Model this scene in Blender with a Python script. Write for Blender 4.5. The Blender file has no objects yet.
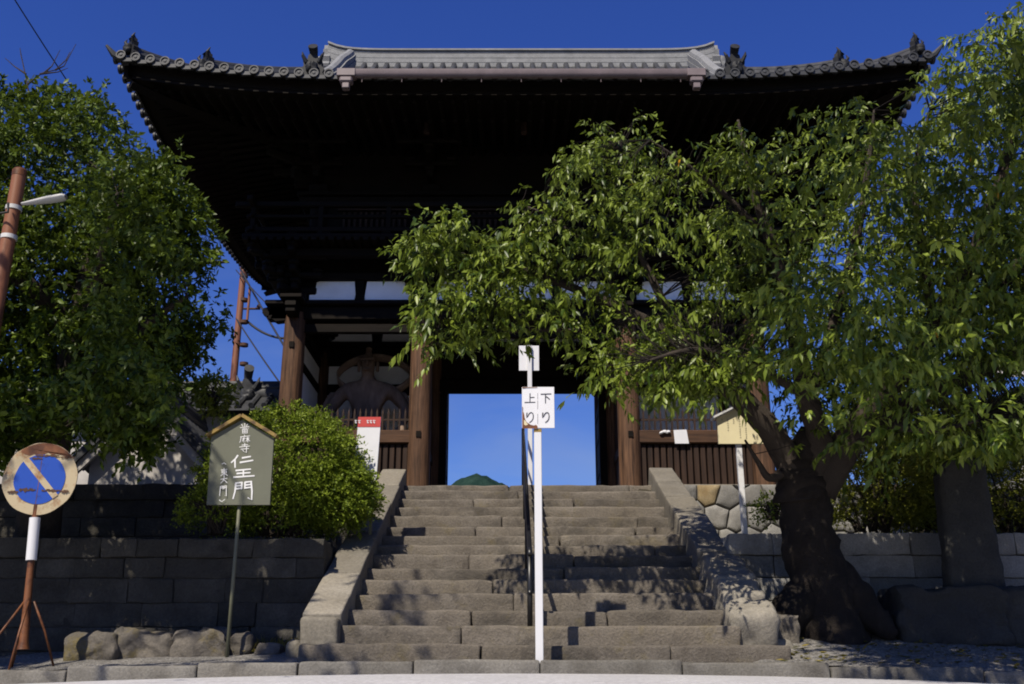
import bpy, math, random
import numpy as np
from mathutils import Vector, Matrix, noise

# ------------------------------------------------------------------ camera, light, exposure
scene = bpy.context.scene
C = scene.collection
PITCH = math.radians(18.0); FPX = 1020.0
cam = bpy.data.cameras.new('camera'); camo = bpy.data.objects.new('camera', cam); C.objects.link(camo)
cam.sensor_width = 36.0; cam.lens = FPX / 1024 * 36.0; cam.clip_start = 0.05; cam.clip_end = 9000
camo.location = (0, 0, 0); camo.rotation_euler = (math.pi / 2 + PITCH, 0, 0)
scene.camera = camo
SUN = Vector((-0.305, -0.596, 0.743)).normalized()
wd = bpy.data.worlds.new('World'); scene.world = wd; wd.use_nodes = True
wn = wd.node_tree.nodes; wl = wd.node_tree.links
sky = wn.new('ShaderNodeTexSky'); sky.sky_type = 'NISHITA'; sky.sun_disc = False
sky.sun_elevation = math.asin(SUN.z); sky.sun_rotation = math.atan2(SUN.x, SUN.y)
sky.air_density = 1.0; sky.dust_density = 0.5; sky.ozone_density = 3.5; sky.altitude = 200
hs = wn.new('ShaderNodeHueSaturation'); hs.inputs['Saturation'].default_value = 1.12; hs.inputs['Hue'].default_value = 0.512
wl.new(sky.outputs[0], hs.inputs['Color'])
deep = wn.new('ShaderNodeMix'); deep.data_type = 'RGBA'; deep.blend_type = 'MULTIPLY'; deep.inputs[0].default_value = 1.0   # deep polarised blue
wl.new(hs.outputs[0], deep.inputs[6])
tcw = wn.new('ShaderNodeTexCoord'); sxyz = wn.new('ShaderNodeSeparateXYZ'); rampw = wn.new('ShaderNodeValToRGB')
wl.new(tcw.outputs['Generated'], sxyz.inputs[0]); wl.new(sxyz.outputs['Z'], rampw.inputs[0]); wl.new(rampw.outputs[0], deep.inputs[7])
rampw.color_ramp.elements[0].position = .05; rampw.color_ramp.elements[0].color = (.98, 1.12, 1.50, 1)
rampw.color_ramp.elements[1].position = .50; rampw.color_ramp.elements[1].color = (.66, .95, 1.72, 1)
# a few thin wisps of high cloud low in the sky
mpw = wn.new('ShaderNodeMapping'); mpw.inputs['Scale'].default_value = (3.0, 3.0, 9.0); mpw.inputs['Rotation'].default_value = (.3, .5, .2); wl.new(tcw.outputs['Generated'], mpw.inputs[0])
nzw = wn.new('ShaderNodeTexNoise'); nzw.inputs['Scale'].default_value = 2.2; nzw.inputs['Detail'].default_value = 7; nzw.inputs['Distortion'].default_value = .6; wl.new(mpw.outputs[0], nzw.inputs['Vector'])
wr = wn.new('ShaderNodeMapRange'); wr.inputs['From Min'].default_value = .46; wr.inputs['From Max'].default_value = .78; wr.inputs['To Max'].default_value = .30; wl.new(nzw.outputs[0], wr.inputs['Value'])
zr = wn.new('ShaderNodeMapRange'); zr.inputs['From Min'].default_value = .45; zr.inputs['From Max'].default_value = .15; wl.new(sxyz.outputs['Z'], zr.inputs['Value'])
ml = wn.new('ShaderNodeMath'); ml.operation = 'MULTIPLY'; wl.new(wr.outputs[0], ml.inputs[0]); wl.new(zr.outputs[0], ml.inputs[1])
wisp = wn.new('ShaderNodeMix'); wisp.data_type = 'RGBA'; wl.new(ml.outputs[0], wisp.inputs[0]); wl.new(deep.outputs[2], wisp.inputs[6]); wisp.inputs[7].default_value = (4.6, 5.6, 7.6, 1)
wl.new(wisp.outputs[2], wn['Background'].inputs['Color'])
wn['Background'].inputs['Strength'].default_value = 0.05
sl = bpy.data.lights.new('sun', 'SUN'); sl.energy = 4.6; sl.angle = math.radians(0.53); sl.color = (1.0, 0.915, 0.77)
so = bpy.data.objects.new('sun', sl); C.objects.link(so)
so.rotation_euler = SUN.to_track_quat('Z', 'Y').to_euler()
vs = scene.view_settings; scene.display_settings.display_device = 'sRGB'
vs.view_transform = 'Standard'; vs.look = 'None'; vs.exposure = 0.55; vs.gamma = 1.0; vs.use_curve_mapping = False
scene.render.film_transparent = False
scene.cycles.max_bounces = 8; scene.cycles.diffuse_bounces = 5; scene.cycles.glossy_bounces = 2
scene.cycles.transmission_bounces = 4; scene.cycles.transparent_max_bounces = 6
scene.cycles.filter_width = 1.9

# ------------------------------------------------------------------ helpers
CP, SP = math.cos(PITCH), math.sin(PITCH)
def at(px, py, Y):
    """world point at depth Y that was surveyed at this spot of the photograph"""
    u = (px - 512) / FPX; v = (py - 342) / FPX
    d = Vector((u, CP + v * SP, SP - v * CP))
    return d * (Y / d.y)
def lerp(a, b, t): return a + (b - a) * t
def nz(p, s=1.0, o=0.0): return noise.noise(Vector((p[0] * s + o, p[1] * s + o * .7, p[2] * s - o * .3)))

class MB:
    def __init__(self): self.v = []; self.f = []
    def add(self, vs, fs):
        n = len(self.v); self.v += [tuple(p) for p in vs]; self.f += [tuple(i + n for i in f) for f in fs]
    def box(self, x0, x1, y0, y1, z0, z1, M=None):
        P = [(x, y, z) for z in (z0, z1) for y in (y0, y1) for x in (x0, x1)]
        if M is not None: P = [M @ Vector(p) for p in P]
        self.add(P, [(0, 2, 3, 1), (4, 5, 7, 6), (0, 1, 5, 4), (2, 6, 7, 3), (0, 4, 6, 2), (1, 3, 7, 5)])
    def bbox(self, x0, x1, y0, y1, z0, z1, b=.01, M=None):
        """box with chamfered edges"""
        b = min(b, (x1 - x0) * .45, (y1 - y0) * .45, (z1 - z0) * .45)
        bx = [(x0, x1), (y0, y1), (z0, z1)]
        P = []; idx = {}
        for c in range(8):
            s = [(c >> k) & 1 for k in range(3)]
            for ax in range(3):
                p = [0, 0, 0]
                for k in range(3):
                    e = bx[k][s[k]]
                    p[k] = e if k == ax else e + (b if s[k] == 0 else -b)
                idx[(c, ax)] = len(P); P.append(p)
        F = []
        for ax in range(3):
            o1, o2 = (ax + 1) % 3, (ax + 2) % 3
            for s in (0, 1):
                cs = []
                for a1, a2 in ((0, 0), (1, 0), (1, 1), (0, 1)):
                    cs.append(idx[((s << ax) | (a1 << o1) | (a2 << o2), ax)])
                F.append(cs if s else cs[::-1])
        for ax in range(3):      # edges parallel to ax
            o1, o2 = (ax + 1) % 3, (ax + 2) % 3
            for a1 in (0, 1):
                for a2 in (0, 1):
                    c0 = (a1 << o1) | (a2 << o2); c1 = c0 | (1 << ax)
                    q = [idx[(c0, o1)], idx[(c1, o1)], idx[(c1, o2)], idx[(c0, o2)]]
                    F.append(q if (a1 == a2) else q[::-1])
        for c in range(8):
            t = [idx[(c, 0)], idx[(c, 1)], idx[(c, 2)]]
            F.append(t if bin(c).count('1') % 2 else t[::-1])
        if M is not None: P = [M @ Vector(p) for p in P]
        self.add(P, F)
    def rock(self, x0, x1, y0, y1, z0, z1, seed=0, amp=.02, rnd=.03, step=.12, fs=3.0):
        """rough dressed or natural stone: subdivided box, rounded edges, noise"""
        L = [x1 - x0, y1 - y0, z1 - z0]
        n = [max(2, min(14, int(round(l / step)) + 1)) for l in L]
        c = Vector(((x0 + x1) / 2, (y0 + y1) / 2, (z0 + z1) / 2)); h = [l / 2 for l in L]
        r = min(rnd, *h); idx = {}; P = []; F = []
        def cs(k):   # positions along an axis, extra rows by the edges
            a = [-h[k], -h[k] + r * .35] + [lerp(-h[k] + r, h[k] - r, i / n[k]) for i in range(n[k] + 1)] + [h[k] - r * .35, h[k]]
            return a
        A = [cs(k) for k in range(3)]
        def vid(i, j, k):
            key = (i, j, k)
            if key in idx: return idx[key]
            p = [A[0][i], A[1][j], A[2][k]]
            q = [max(-h[m] + r, min(h[m] - r, p[m])) for m in range(3)]
            d = Vector([p[m] - q[m] for m in range(3)])
            if d.length > 1e-9: d = d.normalized() * r
            p = Vector(q) + d
            w = p + c
            nn = Vector((nz(w, fs, seed * 3.1 + 1), nz(w, fs, seed * 3.1 + 21), nz(w, fs, seed * 3.1 + 47)))
            n2 = Vector((nz(w, fs * 3, seed + 5), nz(w, fs * 3, seed + 15), nz(w, fs * 3, seed + 33)))
            P.append(w + nn * amp + n2 * amp * .45); idx[key] = len(P) - 1
            return idx[key]
        m = [len(a) - 1 for a in A]
        for (a, b, cc) in ((0, 1, 2), (1, 2, 0), (2, 0, 1)):
            for s in (0, m[cc]):
                for i in range(m[a]):
                    for j in range(m[b]):
                        q = []
                        for di, dj in ((0, 0), (1, 0), (1, 1), (0, 1)):
                            t = [0, 0, 0]; t[a] = i + di; t[b] = j + dj; t[cc] = s
                            q.append(vid(*t))
                        F.append(q if s else q[::-1])
        self.add(P, F)
    def tube(self, pts, rad, seg=8, cap=True, jit=0, seed=0):
        pts = [Vector(p) for p in pts]; n = len(pts)
        if not hasattr(rad, '__len__'): rad = [rad] * n
        t0 = (pts[1] - pts[0]).normalized()
        up = Vector((0, 0, 1)) if abs(t0.z) < .9 else Vector((1, 0, 0))
        u = t0.cross(up).normalized(); V = []; F = []
        for i, p in enumerate(pts):
            t = (pts[min(i + 1, n - 1)] - pts[max(i - 1, 0)]).normalized()
            u = (u - t * u.dot(t)).normalized(); w = t.cross(u)
            for k in range(seg):
                a = 2 * math.pi * k / seg; r = rad[i]
                d = u * math.cos(a) + w * math.sin(a)
                if jit: r *= 1 + jit * (nz(p + d * r * 1.5, 3.0 / max(r * 6, .15), seed) + .5 * nz(p + d * r * 2, 9.0 / max(r * 6, .15), seed + 9))
                V.append(p + d * r)
        for i in range(n - 1):
            for k in range(seg):
                k2 = (k + 1) % seg
                F.append((i * seg + k, i * seg + k2, (i + 1) * seg + k2, (i + 1) * seg + k))
        if cap:
            F.append(tuple(range(seg))[::-1]); F.append(tuple((n - 1) * seg + k for k in range(seg)))
        self.add(V, F)
    def prism(self, outline, thick, M):
        """outline in local xz, extruded along local y by thick (0..thick)"""
        n = len(outline)
        V = [M @ Vector((x, 0, z)) for x, z in outline] + [M @ Vector((x, thick, z)) for x, z in outline]
        F = [tuple(range(n)), tuple(range(2 * n - 1, n - 1, -1))]
        for i in range(n):
            j = (i + 1) % n; F.append((j, i, i + n, j + n))
        self.add(V, F)
    def lathe(self, prof, c=(0, 0, 0), seg=14):
        V = []; F = []; c = Vector(c)
        for r, z in prof:
            for k in range(seg):
                a = 2 * math.pi * k / seg; V.append(c + Vector((r * math.cos(a), r * math.sin(a), z)))
        for i in range(len(prof) - 1):
            for k in range(seg):
                k2 = (k + 1) % seg; F.append((i * seg + k, i * seg + k2, (i + 1) * seg + k2, (i + 1) * seg + k))
        F.append(tuple(range(seg))[::-1]); F.append(tuple((len(prof) - 1) * seg + k for k in range(seg)))
        self.add(V, F)
    def grid(self, fn, nu, nv, mask=None, flip=False):
        V = [fn(i / nu, j / nv) for j in range(nv + 1) for i in range(nu + 1)]; F = []
        for j in range(nv):
            for i in range(nu):
                if mask and not mask((i + .5) / nu, (j + .5) / nv): continue
                q = (j * (nu + 1) + i, j * (nu + 1) + i + 1, (j + 1) * (nu + 1) + i + 1, (j + 1) * (nu + 1) + i)
                F.append(q[::-1] if flip else q)
        self.add(V, F)
    def build(self, name, mat, parent=None, smooth=False, angle=None):
        me = bpy.data.meshes.new(name); me.from_pydata(self.v, [], self.f); me.update()
        me.materials.append(mat)
        if smooth or angle:
            me.polygons.foreach_set('use_smooth', [True] * len(me.polygons))
            if angle: me.set_sharp_from_angle(angle=math.radians(angle))
        o = bpy.data.objects.new(name, me); C.objects.link(o)
        if parent is not None: attach(o, parent)
        return o

def world_loc(o):
    p = Vector(o.location)
    while o.parent: o = o.parent; p += Vector(o.location)
    return p
def attach(o, parent):
    """parts are modelled in world coordinates and then hung under their (unrotated) thing"""
    o.location = Vector(o.location) - world_loc(parent); o.parent = parent
def tag(o, label=None, cat=None, group=None, kind=None):
    if label: o['label'] = label
    if cat: o['category'] = cat
    if group: o['group'] = group
    if kind: o['kind'] = kind
    return o
def thing(name, loc, label, cat, group=None):
    o = bpy.data.objects.new(name, None); C.objects.link(o); o.location = loc; o.empty_display_size = .2
    return tag(o, label, cat, group)

# ------------------------------------------------------------------ materials
def mat(name):
    m = bpy.data.materials.new(name); m.use_nodes = True
    nt = m.node_tree; return m, nt.nodes, nt.links, nt.nodes['Principled BSDF']
def N(nodes, t, **kw):
    n = nodes.new(t)
    for k, v in kw.items():
        if k in n.inputs: n.inputs[k].default_value = v
        else: setattr(n, k, v)
    return n
def ramp(nodes, stops):
    r = nodes.new('ShaderNodeValToRGB'); e = r.color_ramp.elements
    while len(e) < len(stops): e.new(.5)
    for el, (p, c) in zip(e, stops):
        el.position = p; el.color = (c, c, c, 1) if not hasattr(c, '__len__') else (*c, 1)
    return r
def coords(nodes, links, scale=(1, 1, 1)):
    g = nodes.new('ShaderNodeNewGeometry'); mp = nodes.new('ShaderNodeMapping'); mp.inputs['Scale'].default_value = scale
    links.new(g.outputs['Position'], mp.inputs['Vector']); return mp.outputs[0]
def mixc(nodes, links, fac, a, b, mode='MIX'):
    m = nodes.new('ShaderNodeMix'); m.data_type = 'RGBA'; m.blend_type = mode
    for i, x in ((0, fac), (6, a), (7, b)):
        if hasattr(x, 'is_output'): links.new(x, m.inputs[i])
        elif i == 0: m.inputs[0].default_value = x
        else: m.inputs[i].default_value = (*x, 1)
    return m.outputs[2]
def bump(nodes, links, h, p, strength=.4, dist=.02):
    b = N(nodes, 'ShaderNodeBump', Strength=strength, Distance=dist)
    links.new(h, b.inputs['Height']); links.new(b.outputs[0], p.inputs['Normal'])

KA = .68      # overall darkness of the weathered surfaces
def dk(c, k=None): return tuple(x * (k or KA) for x in c)
def stone(name, c1, c2, c3, scale=3.0, rough=.9, speck=.5, bs=.5, moss=0.0, island=True, stain=0.0):
    c1, c2, c3 = dk(c1), dk(c2), dk(c3)
    m, n, l, p = mat(name); v = coords(n, l)
    n1 = N(n, 'ShaderNodeTexNoise', Scale=scale, Detail=8.0, Roughness=.65); l.new(v, n1.inputs['Vector'])
    n2 = N(n, 'ShaderNodeTexNoise', Scale=scale * 14, Detail=6.0, Roughness=.7); l.new(v, n2.inputs['Vector'])
    n3 = N(n, 'ShaderNodeTexNoise', Scale=scale * .35, Detail=5.0, Roughness=.6); l.new(v, n3.inputs['Vector'])
    r1 = ramp(n, [(.32, c1), (.68, c2)]); l.new(n1.outputs[0], r1.inputs[0])
    r3 = ramp(n, [(.42, 0), (.66, 1)]); l.new(n3.outputs[0], r3.inputs[0])
    a = mixc(n, l, r3.outputs[0], r1.outputs[0], c3)
    r2 = ramp(n, [(.35, .55), (.65, 1.35)]); l.new(n2.outputs[0], r2.inputs[0])
    a = mixc(n, l, speck, a, r2.outputs[0], 'MULTIPLY')
    gi = n.new('ShaderNodeNewGeometry'); ri = ramp(n, [(0, .72), (1, 1.18)]); l.new(gi.outputs['Random Per Island'], ri.inputs[0])
    if island: a = mixc(n, l, 1.0, a, ri.outputs[0], 'MULTIPLY')
    if stain:
        n5 = N(n, 'ShaderNodeTexNoise', Scale=scale * .55, Detail=9.0, Roughness=.72, Distortion=.4); l.new(v, n5.inputs['Vector'])
        r5 = ramp(n, [(.50, 0), (.64, stain)]); l.new(n5.outputs[0], r5.inputs[0])
        a = mixc(n, l, r5.outputs[0], a, (.045, .040, .034))
    if moss:
        n4 = N(n, 'ShaderNodeTexNoise', Scale=scale * .9, Detail=7.0, Roughness=.75); l.new(v, n4.inputs['Vector'])
        r4 = ramp(n, [(.55, 0), (.68, moss)]); l.new(n4.outputs[0], r4.inputs[0])
        a = mixc(n, l, r4.outputs[0], a, (.13, .10, .025))
    l.new(a, p.inputs['Base Color']); p.inputs['Roughness'].default_value = rough; p.inputs['Specular IOR Level'].default_value = .25
    ad = N(n, 'ShaderNodeMath', operation='ADD'); l.new(n1.outputs[0], ad.inputs[0]); l.new(n2.outputs[0], ad.inputs[1])
    bump(n, l, ad.outputs[0], p, bs, .025); return m
def wood(name, c1, c2, grain=(26, 26, 1.6), rough=.75, bs=.35, spec=.25):
    c1, c2 = dk(c1, .75), dk(c2, .75)
    m, n, l, p = mat(name); v = coords(n, l, grain)
    n1 = N(n, 'ShaderNodeTexNoise', Scale=1.0, Detail=8.0, Roughness=.65, Distortion=.3); l.new(v, n1.inputs['Vector'])
    v2 = coords(n, l); n2 = N(n, 'ShaderNodeTexNoise', Scale=1.3, Detail=4.0); l.new(v2, n2.inputs['Vector'])
    r1 = ramp(n, [(.3, c1), (.7, c2)]); l.new(n1.outputs[0], r1.inputs[0])
    r2 = ramp(n, [(.35, .6), (.7, 1.25)]); l.new(n2.outputs[0], r2.inputs[0])
    l.new(mixc(n, l, .8, r1.outputs[0], r2.outputs[0], 'MULTIPLY'), p.inputs['Base Color'])
    p.inputs['Roughness'].default_value = rough; p.inputs['Specular IOR Level'].default_value = spec
    bump(n, l, n1.outputs[0], p, bs, .012); return m
def plain(name, c, rough=.6, var=.25, scale=4.0, metal=0.0, spec=.4, bs=.1, k=.74):
    c = dk(c, k)
    m, n, l, p = mat(name); v = coords(n, l)
    n1 = N(n, 'ShaderNodeTexNoise', Scale=scale, Detail=7.0, Roughness=.65); l.new(v, n1.inputs['Vector'])
    r1 = ramp(n, [(.3, 1 - var), (.7, 1 + var * .4)]); l.new(n1.outputs[0], r1.inputs[0])
    l.new(mixc(n, l, 1.0, c, r1.outputs[0], 'MULTIPLY'), p.inputs['Base Color'])
    p.inputs['Roughness'].default_value = rough; p.inputs['Metallic'].default_value = metal; p.inputs['Specular IOR Level'].default_value = spec
    if bs: bump(n, l, n1.outputs[0], p, bs, .01)
    return m
def worn(name, c, rust, lo=.55, hi=.62, scale=6.0, rough=.5, stretch=(1, 1, 1)):
    c, rust = dk(c, .72), dk(rust, .78)
    m, n, l, p = mat(name); v = coords(n, l, stretch)
    n1 = N(n, 'ShaderNodeTexNoise', Scale=scale, Detail=9.0, Roughness=.7); l.new(v, n1.inputs['Vector'])
    n2 = N(n, 'ShaderNodeTexNoise', Scale=scale * 4, Detail=6.0); l.new(v, n2.inputs['Vector'])
    r1 = ramp(n, [(lo, 0), (hi, 1)]); l.new(n1.outputs[0], r1.inputs[0])
    r2 = ramp(n, [(.3, tuple(x * .45 for x in rust)), (.7, rust)]); l.new(n2.outputs[0], r2.inputs[0])
    l.new(mixc(n, l, r1.outputs[0], c, r2.outputs[0]), p.inputs['Base Color'])
    p.inputs['Roughness'].default_value = rough; p.inputs['Specular IOR Level'].default_value = .3
    bump(n, l, n1.outputs[0], p, .12, .006); return m
def leafmat(name, dark, light, trans=.35, rough=.42, spec=.5, extra=None):
    m, n, l, p = mat(name)
    at_ = n.new('ShaderNodeAttribute'); at_.attribute_name = 'tint'
    st = [(0.0, dark), (.88, light)]
    if extra: st += [(.975, light), (.99, extra)]
    r = ramp(n, st); l.new(at_.outputs['Fac'], r.inputs[0])
    l.new(r.outputs[0], p.inputs['Base Color']); p.inputs['Roughness'].default_value = rough; p.inputs['Specular IOR Level'].default_value = spec
    tr = n.new('ShaderNodeBsdfTranslucent'); g = N(n, 'ShaderNodeMix', data_type='RGBA'); g.inputs[0].default_value = .45
    l.new(r.outputs[0], g.inputs[6]); g.inputs[7].default_value = (.16, .22, .02, 1)
    l.new(g.outputs[2], tr.inputs['Color'])
    ms = n.new('ShaderNodeMixShader'); ms.inputs[0].default_value = trans
    l.new(p.outputs[0], ms.inputs[1]); l.new(tr.outputs[0], ms.inputs[2])
    l.new(ms.outputs[0], n['Material Output'].inputs['Surface']); return m

M_step = stone('step_stone', (.135, .115, .095), (.25, .22, .185), (.19, .162, .128), 3.5, bs=.7, stain=.7, moss=.3)
M_cope = stone('coping_stone', (.22, .20, .165), (.34, .31, .26), (.27, .24, .19), 2.5, bs=.4, stain=.25)
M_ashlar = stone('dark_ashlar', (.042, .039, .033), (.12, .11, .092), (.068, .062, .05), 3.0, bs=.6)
M_granite = stone('grey_granite', (.22, .215, .20), (.36, .35, .33), (.29, .275, .25), 5.0, bs=.4, stain=.3)
M_ochre = stone('ochre_stone', (.30, .21, .10), (.40, .32, .19), (.34, .27, .16), 6.0, bs=.4)
M_boulder = stone('boulder_stone', (.09, .08, .07), (.21, .185, .155), (.14, .125, .105), 2.5, bs=.7, moss=.75)
M_stele = stone('stele_stone', (.036, .036, .036), (.07, .068, .062), (.05, .048, .043), 3.5, bs=.4)
M_joint = plain('joint_earth', (.045, .04, .033), .95, .4, 9)
M_kerb = stone('kerb_stone', (.15, .14, .125), (.27, .255, .23), (.20, .185, .16), 4.0, bs=.5, stain=.5)
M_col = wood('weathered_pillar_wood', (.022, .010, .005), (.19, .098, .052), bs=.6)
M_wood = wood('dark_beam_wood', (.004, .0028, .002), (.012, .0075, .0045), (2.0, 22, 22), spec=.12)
M_woodz = wood('dark_post_wood', (.005, .0034, .0025), (.016, .0095, .006), spec=.12)
M_slat = wood('slat_wood', (.018, .009, .006), (.055, .028, .016))
M_rail = wood('rail_wood', (.045, .022, .012), (.13, .064, .032), (1.6, 24, 24))
M_white = plain('white_plaster', (.90, .90, .90), .9, .10, 3.0, spec=.15, k=1.0)
M_wallw = plain('old_plaster', (.56, .53, .50), .9, .3, 2.0, spec=.15)
M_tile = plain('roof_tile_grey', (.052, .054, .060), .55, .55, 6.0, spec=.3)
M_ogre = plain('ornament_tile', (.026, .027, .030), .6, .5, 6.0, spec=.2)
M_ridge = stone('ridge_tile', (.20, .205, .21), (.35, .355, .36), (.27, .272, .275), 5.0, rough=.75, speck=.5, bs=.25, island=False)
M_gutter = plain('gutter_metal', (.20, .155, .16), .55, .3, 3.0, metal=.0)
M_pale = plain('pale_metal', (.62, .62, .62), .45, .2)
M_bark = stone('cherry_bark', (.014, .010, .008), (.050, .038, .030), (.03, .023, .018), 7.0, bs=.9)
M_bark2 = stone('grey_bark', (.04, .031, .024), (.11, .086, .067), (.07, .055, .043), 7.0, bs=.8, island=False)
M_leafR = leafmat('cherry_leaf', (.030, .056, .005), (.200, .255, .032), .26, .40, .3, extra=(.55, .27, .02))
M_leafL = leafmat('evergreen_leaf', (.014, .031, .003), (.098, .140, .012), .2, .45, .22)
M_leafA = leafmat('azalea_leaf', (.055, .092, .006), (.215, .275, .026), .30, .5, .2)
M_leafB = leafmat('olive_leaf', (.08, .095, .010), (.22, .23, .028), .38, .5, .25)
M_leafY = leafmat('young_leaf', (.12, .16, .012), (.30, .33, .035), .4, .45, .4)
M_grass = leafmat('dry_grass', (.12, .10, .02), (.26, .2, .05), .3, .6, .2)
M_wpaint = worn('white_paint', (.74, .74, .76), (.42, .33, .25), .62, .80, 7.0, .45, (1, 1, .3))
M_wsign = plain('white_sign_enamel', (.78, .78, .80), .35, .06, 6.0)
M_ink = plain('black_ink', (.035, .035, .05), .6, .2)
M_brush = plain('white_brush_ink', (.80, .80, .80), .7, .1)
M_board = plain('grey_green_board', (.135, .14, .10), .7, .16, 2.5)
M_olive = plain('olive_post', (.16, .16, .10), .6, .25)
M_gold = worn('gilded_edge', (.30, .20, .05), (.12, .07, .03), .45, .6, 14)
M_cream = plain('cream_board', (.72, .64, .40), .6, .12)
M_rust = worn('rusty_steel', (.20, .075, .028), (.10, .035, .014), .45, .6, 9)
M_rustd = plain('rusty_dark_steel', (.09, .04, .02), .8, .5, 14)
M_ring = worn('aged_white_enamel', (.50, .41, .26), (.30, .13, .04), .50, .66, 7.0)
M_blue = worn('blue_enamel', (.018, .075, .42), (.02, .03, .10), .60, .72, 9.0, rough=.4)
M_black = plain('black_pipe', (.015, .015, .017), .35, .3)
M_pole = worn('brown_steel_pole', (.26, .105, .055), (.12, .04, .02), .5, .66, 6.0, stretch=(1, 1, .35))
M_wire = plain('wire_black', (.02, .02, .022), .6, .1)
M_red = plain('red_print', (.55, .05, .04), .5, .1)
M_statue = wood('statue_wood', (.15, .095, .066), (.36, .25, .18), (9, 9, 4), .7, .5)
M_statue2 = wood('statue_drapery', (.20, .13, .09), (.44, .31, .22), (9, 9, 4), .7, .5)

def mk_gravel():
    m, n, l, p = mat('gravel'); v = coords(n, l)
    vo = N(n, 'ShaderNodeTexVoronoi', Scale=55.0); l.new(v, vo.inputs['Vector'])
    n1 = N(n, 'ShaderNodeTexNoise', Scale=2.0, Detail=6.0); l.new(v, n1.inputs['Vector'])
    hsv = N(n, 'ShaderNodeSeparateColor'); l.new(vo.outputs['Color'], hsv.inputs[0])
    r = ramp(n, [(0, (.07, .065, .058)), (1, (.27, .255, .235))]); l.new(hsv.outputs[0], r.inputs[0])
    r2 = ramp(n, [(.35, .7), (.65, 1.1)]); l.new(n1.outputs[0], r2.inputs[0])
    l.new(mixc(n, l, 1.0, r.outputs[0], r2.outputs[0], 'MULTIPLY'), p.inputs['Base Color']); p.inputs['Roughness'].default_value = .9
    bump(n, l, vo.outputs['Distance'], p, .9, .02); return m
M_gravel = mk_gravel()
M_road = stone('pale_road', (.52, .51, .52), (.64, .63, .64), (.58, .57, .58), 2.0, speck=.5, bs=.2, island=False)
M_earth = stone('dark_earth', (.05, .042, .03), (.11, .095, .07), (.08, .07, .045), 2.0, bs=.7)
def mk_hill():
    m, n, l, p = mat('forested_hill'); v = coords(n, l)
    n1 = N(n, 'ShaderNodeTexNoise', Scale=.03, Detail=8.0, Roughness=.7); l.new(v, n1.inputs['Vector'])
    r = ramp(n, [(.35, (.010, .026, .022)), (.65, (.028, .054, .042))]); l.new(n1.outputs[0], r.inputs[0])
    l.new(r.outputs[0], p.inputs['Base Color']); p.inputs['Roughness'].default_value = 1.0; p.inputs['Specular IOR Level'].default_value = 0
    bump(n, l, n1.outputs[0], p, 1.0, 14.0); return m
M_hill = mk_hill()

# ------------------------------------------------------------------ foliage
def leaves_mesh(name, base, direc, nrm, length, width, tint, material, parent, droop=.25, fold=.25):
    n = len(base)
    direc = direc / np.linalg.norm(direc, axis=1, keepdims=True)
    side = np.cross(direc, nrm); side /= np.maximum(np.linalg.norm(side, axis=1, keepdims=True), 1e-6)
    nr = np.cross(side, direc)
    L = length[:, None]; W = width[:, None]; dn = np.array([0, 0, -1.0])[None, :]
    mid = base + direc * L * .5
    c = mid - nr * W * fold
    tip = base + direc * L + dn * L * droop
    l_ = mid + side * W * .5 + dn * L * droop * .15; r_ = mid - side * W * .5 + dn * L * droop * .15
    V = np.stack([base, l_, r_, c, tip], axis=1).reshape(-1, 3)
    tri = np.array([[0, 2, 3], [0, 3, 1], [2, 4, 3], [3, 4, 1]])
    F = (tri[None] + (np.arange(n) * 5)[:, None, None]).reshape(-1, 3)
    me = bpy.data.meshes.new(name)
    me.vertices.add(len(V)); me.vertices.foreach_set('co', V.astype(np.float32).ravel())
    me.loops.add(F.size); me.loops.foreach_set('vertex_index', F.astype(np.int32).ravel())
    me.polygons.add(len(F)); me.polygons.foreach_set('loop_start', np.arange(0, F.size, 3, dtype=np.int32))
    me.update(calc_edges=True)
    a = me.attributes.new('tint', 'FLOAT', 'POINT'); a.data.foreach_set('value', np.repeat(tint, 5).astype(np.float32))
    me.polygons.foreach_set('use_smooth', np.ones(len(F), dtype=bool))
    me.materials.append(material)
    o = bpy.data.objects.new(name, me); C.objects.link(o)
    if parent is not None: attach(o, parent)
    return o
def unit(a): return a / np.maximum(np.linalg.norm(a, axis=-1, keepdims=True), 1e-9)
def shoots(rng, starts, dirs, slen, nleaf, llen, lw, spread=.8, hang=.35, facing=None):
    """leaves set along shoots; returns arrays for leaves_mesh"""
    B = []; D = []; Nn = []; Ln = []; Wd = []; T = []
    for s, d in zip(starts, dirs):
        k = rng.integers(nleaf[0], nleaf[1] + 1); L = rng.uniform(*slen)
        t = np.linspace(.12, 1, k) + rng.normal(0, .03, k)
        p = s[None] + d[None] * (t * L)[:, None] + np.array([0, 0, -1])[None] * (t ** 2 * L * .35)[:, None]
        rd = unit(rng.normal(0, 1, (k, 3)))
        di = unit(d[None] * .6 + rd * spread + np.array([0, 0, -hang])[None])
        nn = unit(rng.normal(0, .55, (k, 3)) + np.array([-.12, -.25, .8])[None])
        ln = rng.uniform(*llen, k); B.append(p); D.append(di); Nn.append(nn); Ln.append(ln); Wd.append(ln * rng.uniform(*lw, k))
        T.append(np.clip(rng.normal(.45, .2) + rng.normal(0, .14, k), 0, .95))
    return [np.concatenate(x) for x in (B, D, Nn, Ln, Wd, T)]
def in_poly(px, py, poly):
    c = np.zeros(len(px), bool); j = len(poly) - 1
    for i in range(len(poly)):
        xi, yi = poly[i]; xj, yj = poly[j]
        if yi != yj: c ^= ((yi > py) != (yj > py)) & (px < (xj - xi) * (py - yi) / (yj - yi) + xi)
        j = i
    return c
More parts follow.
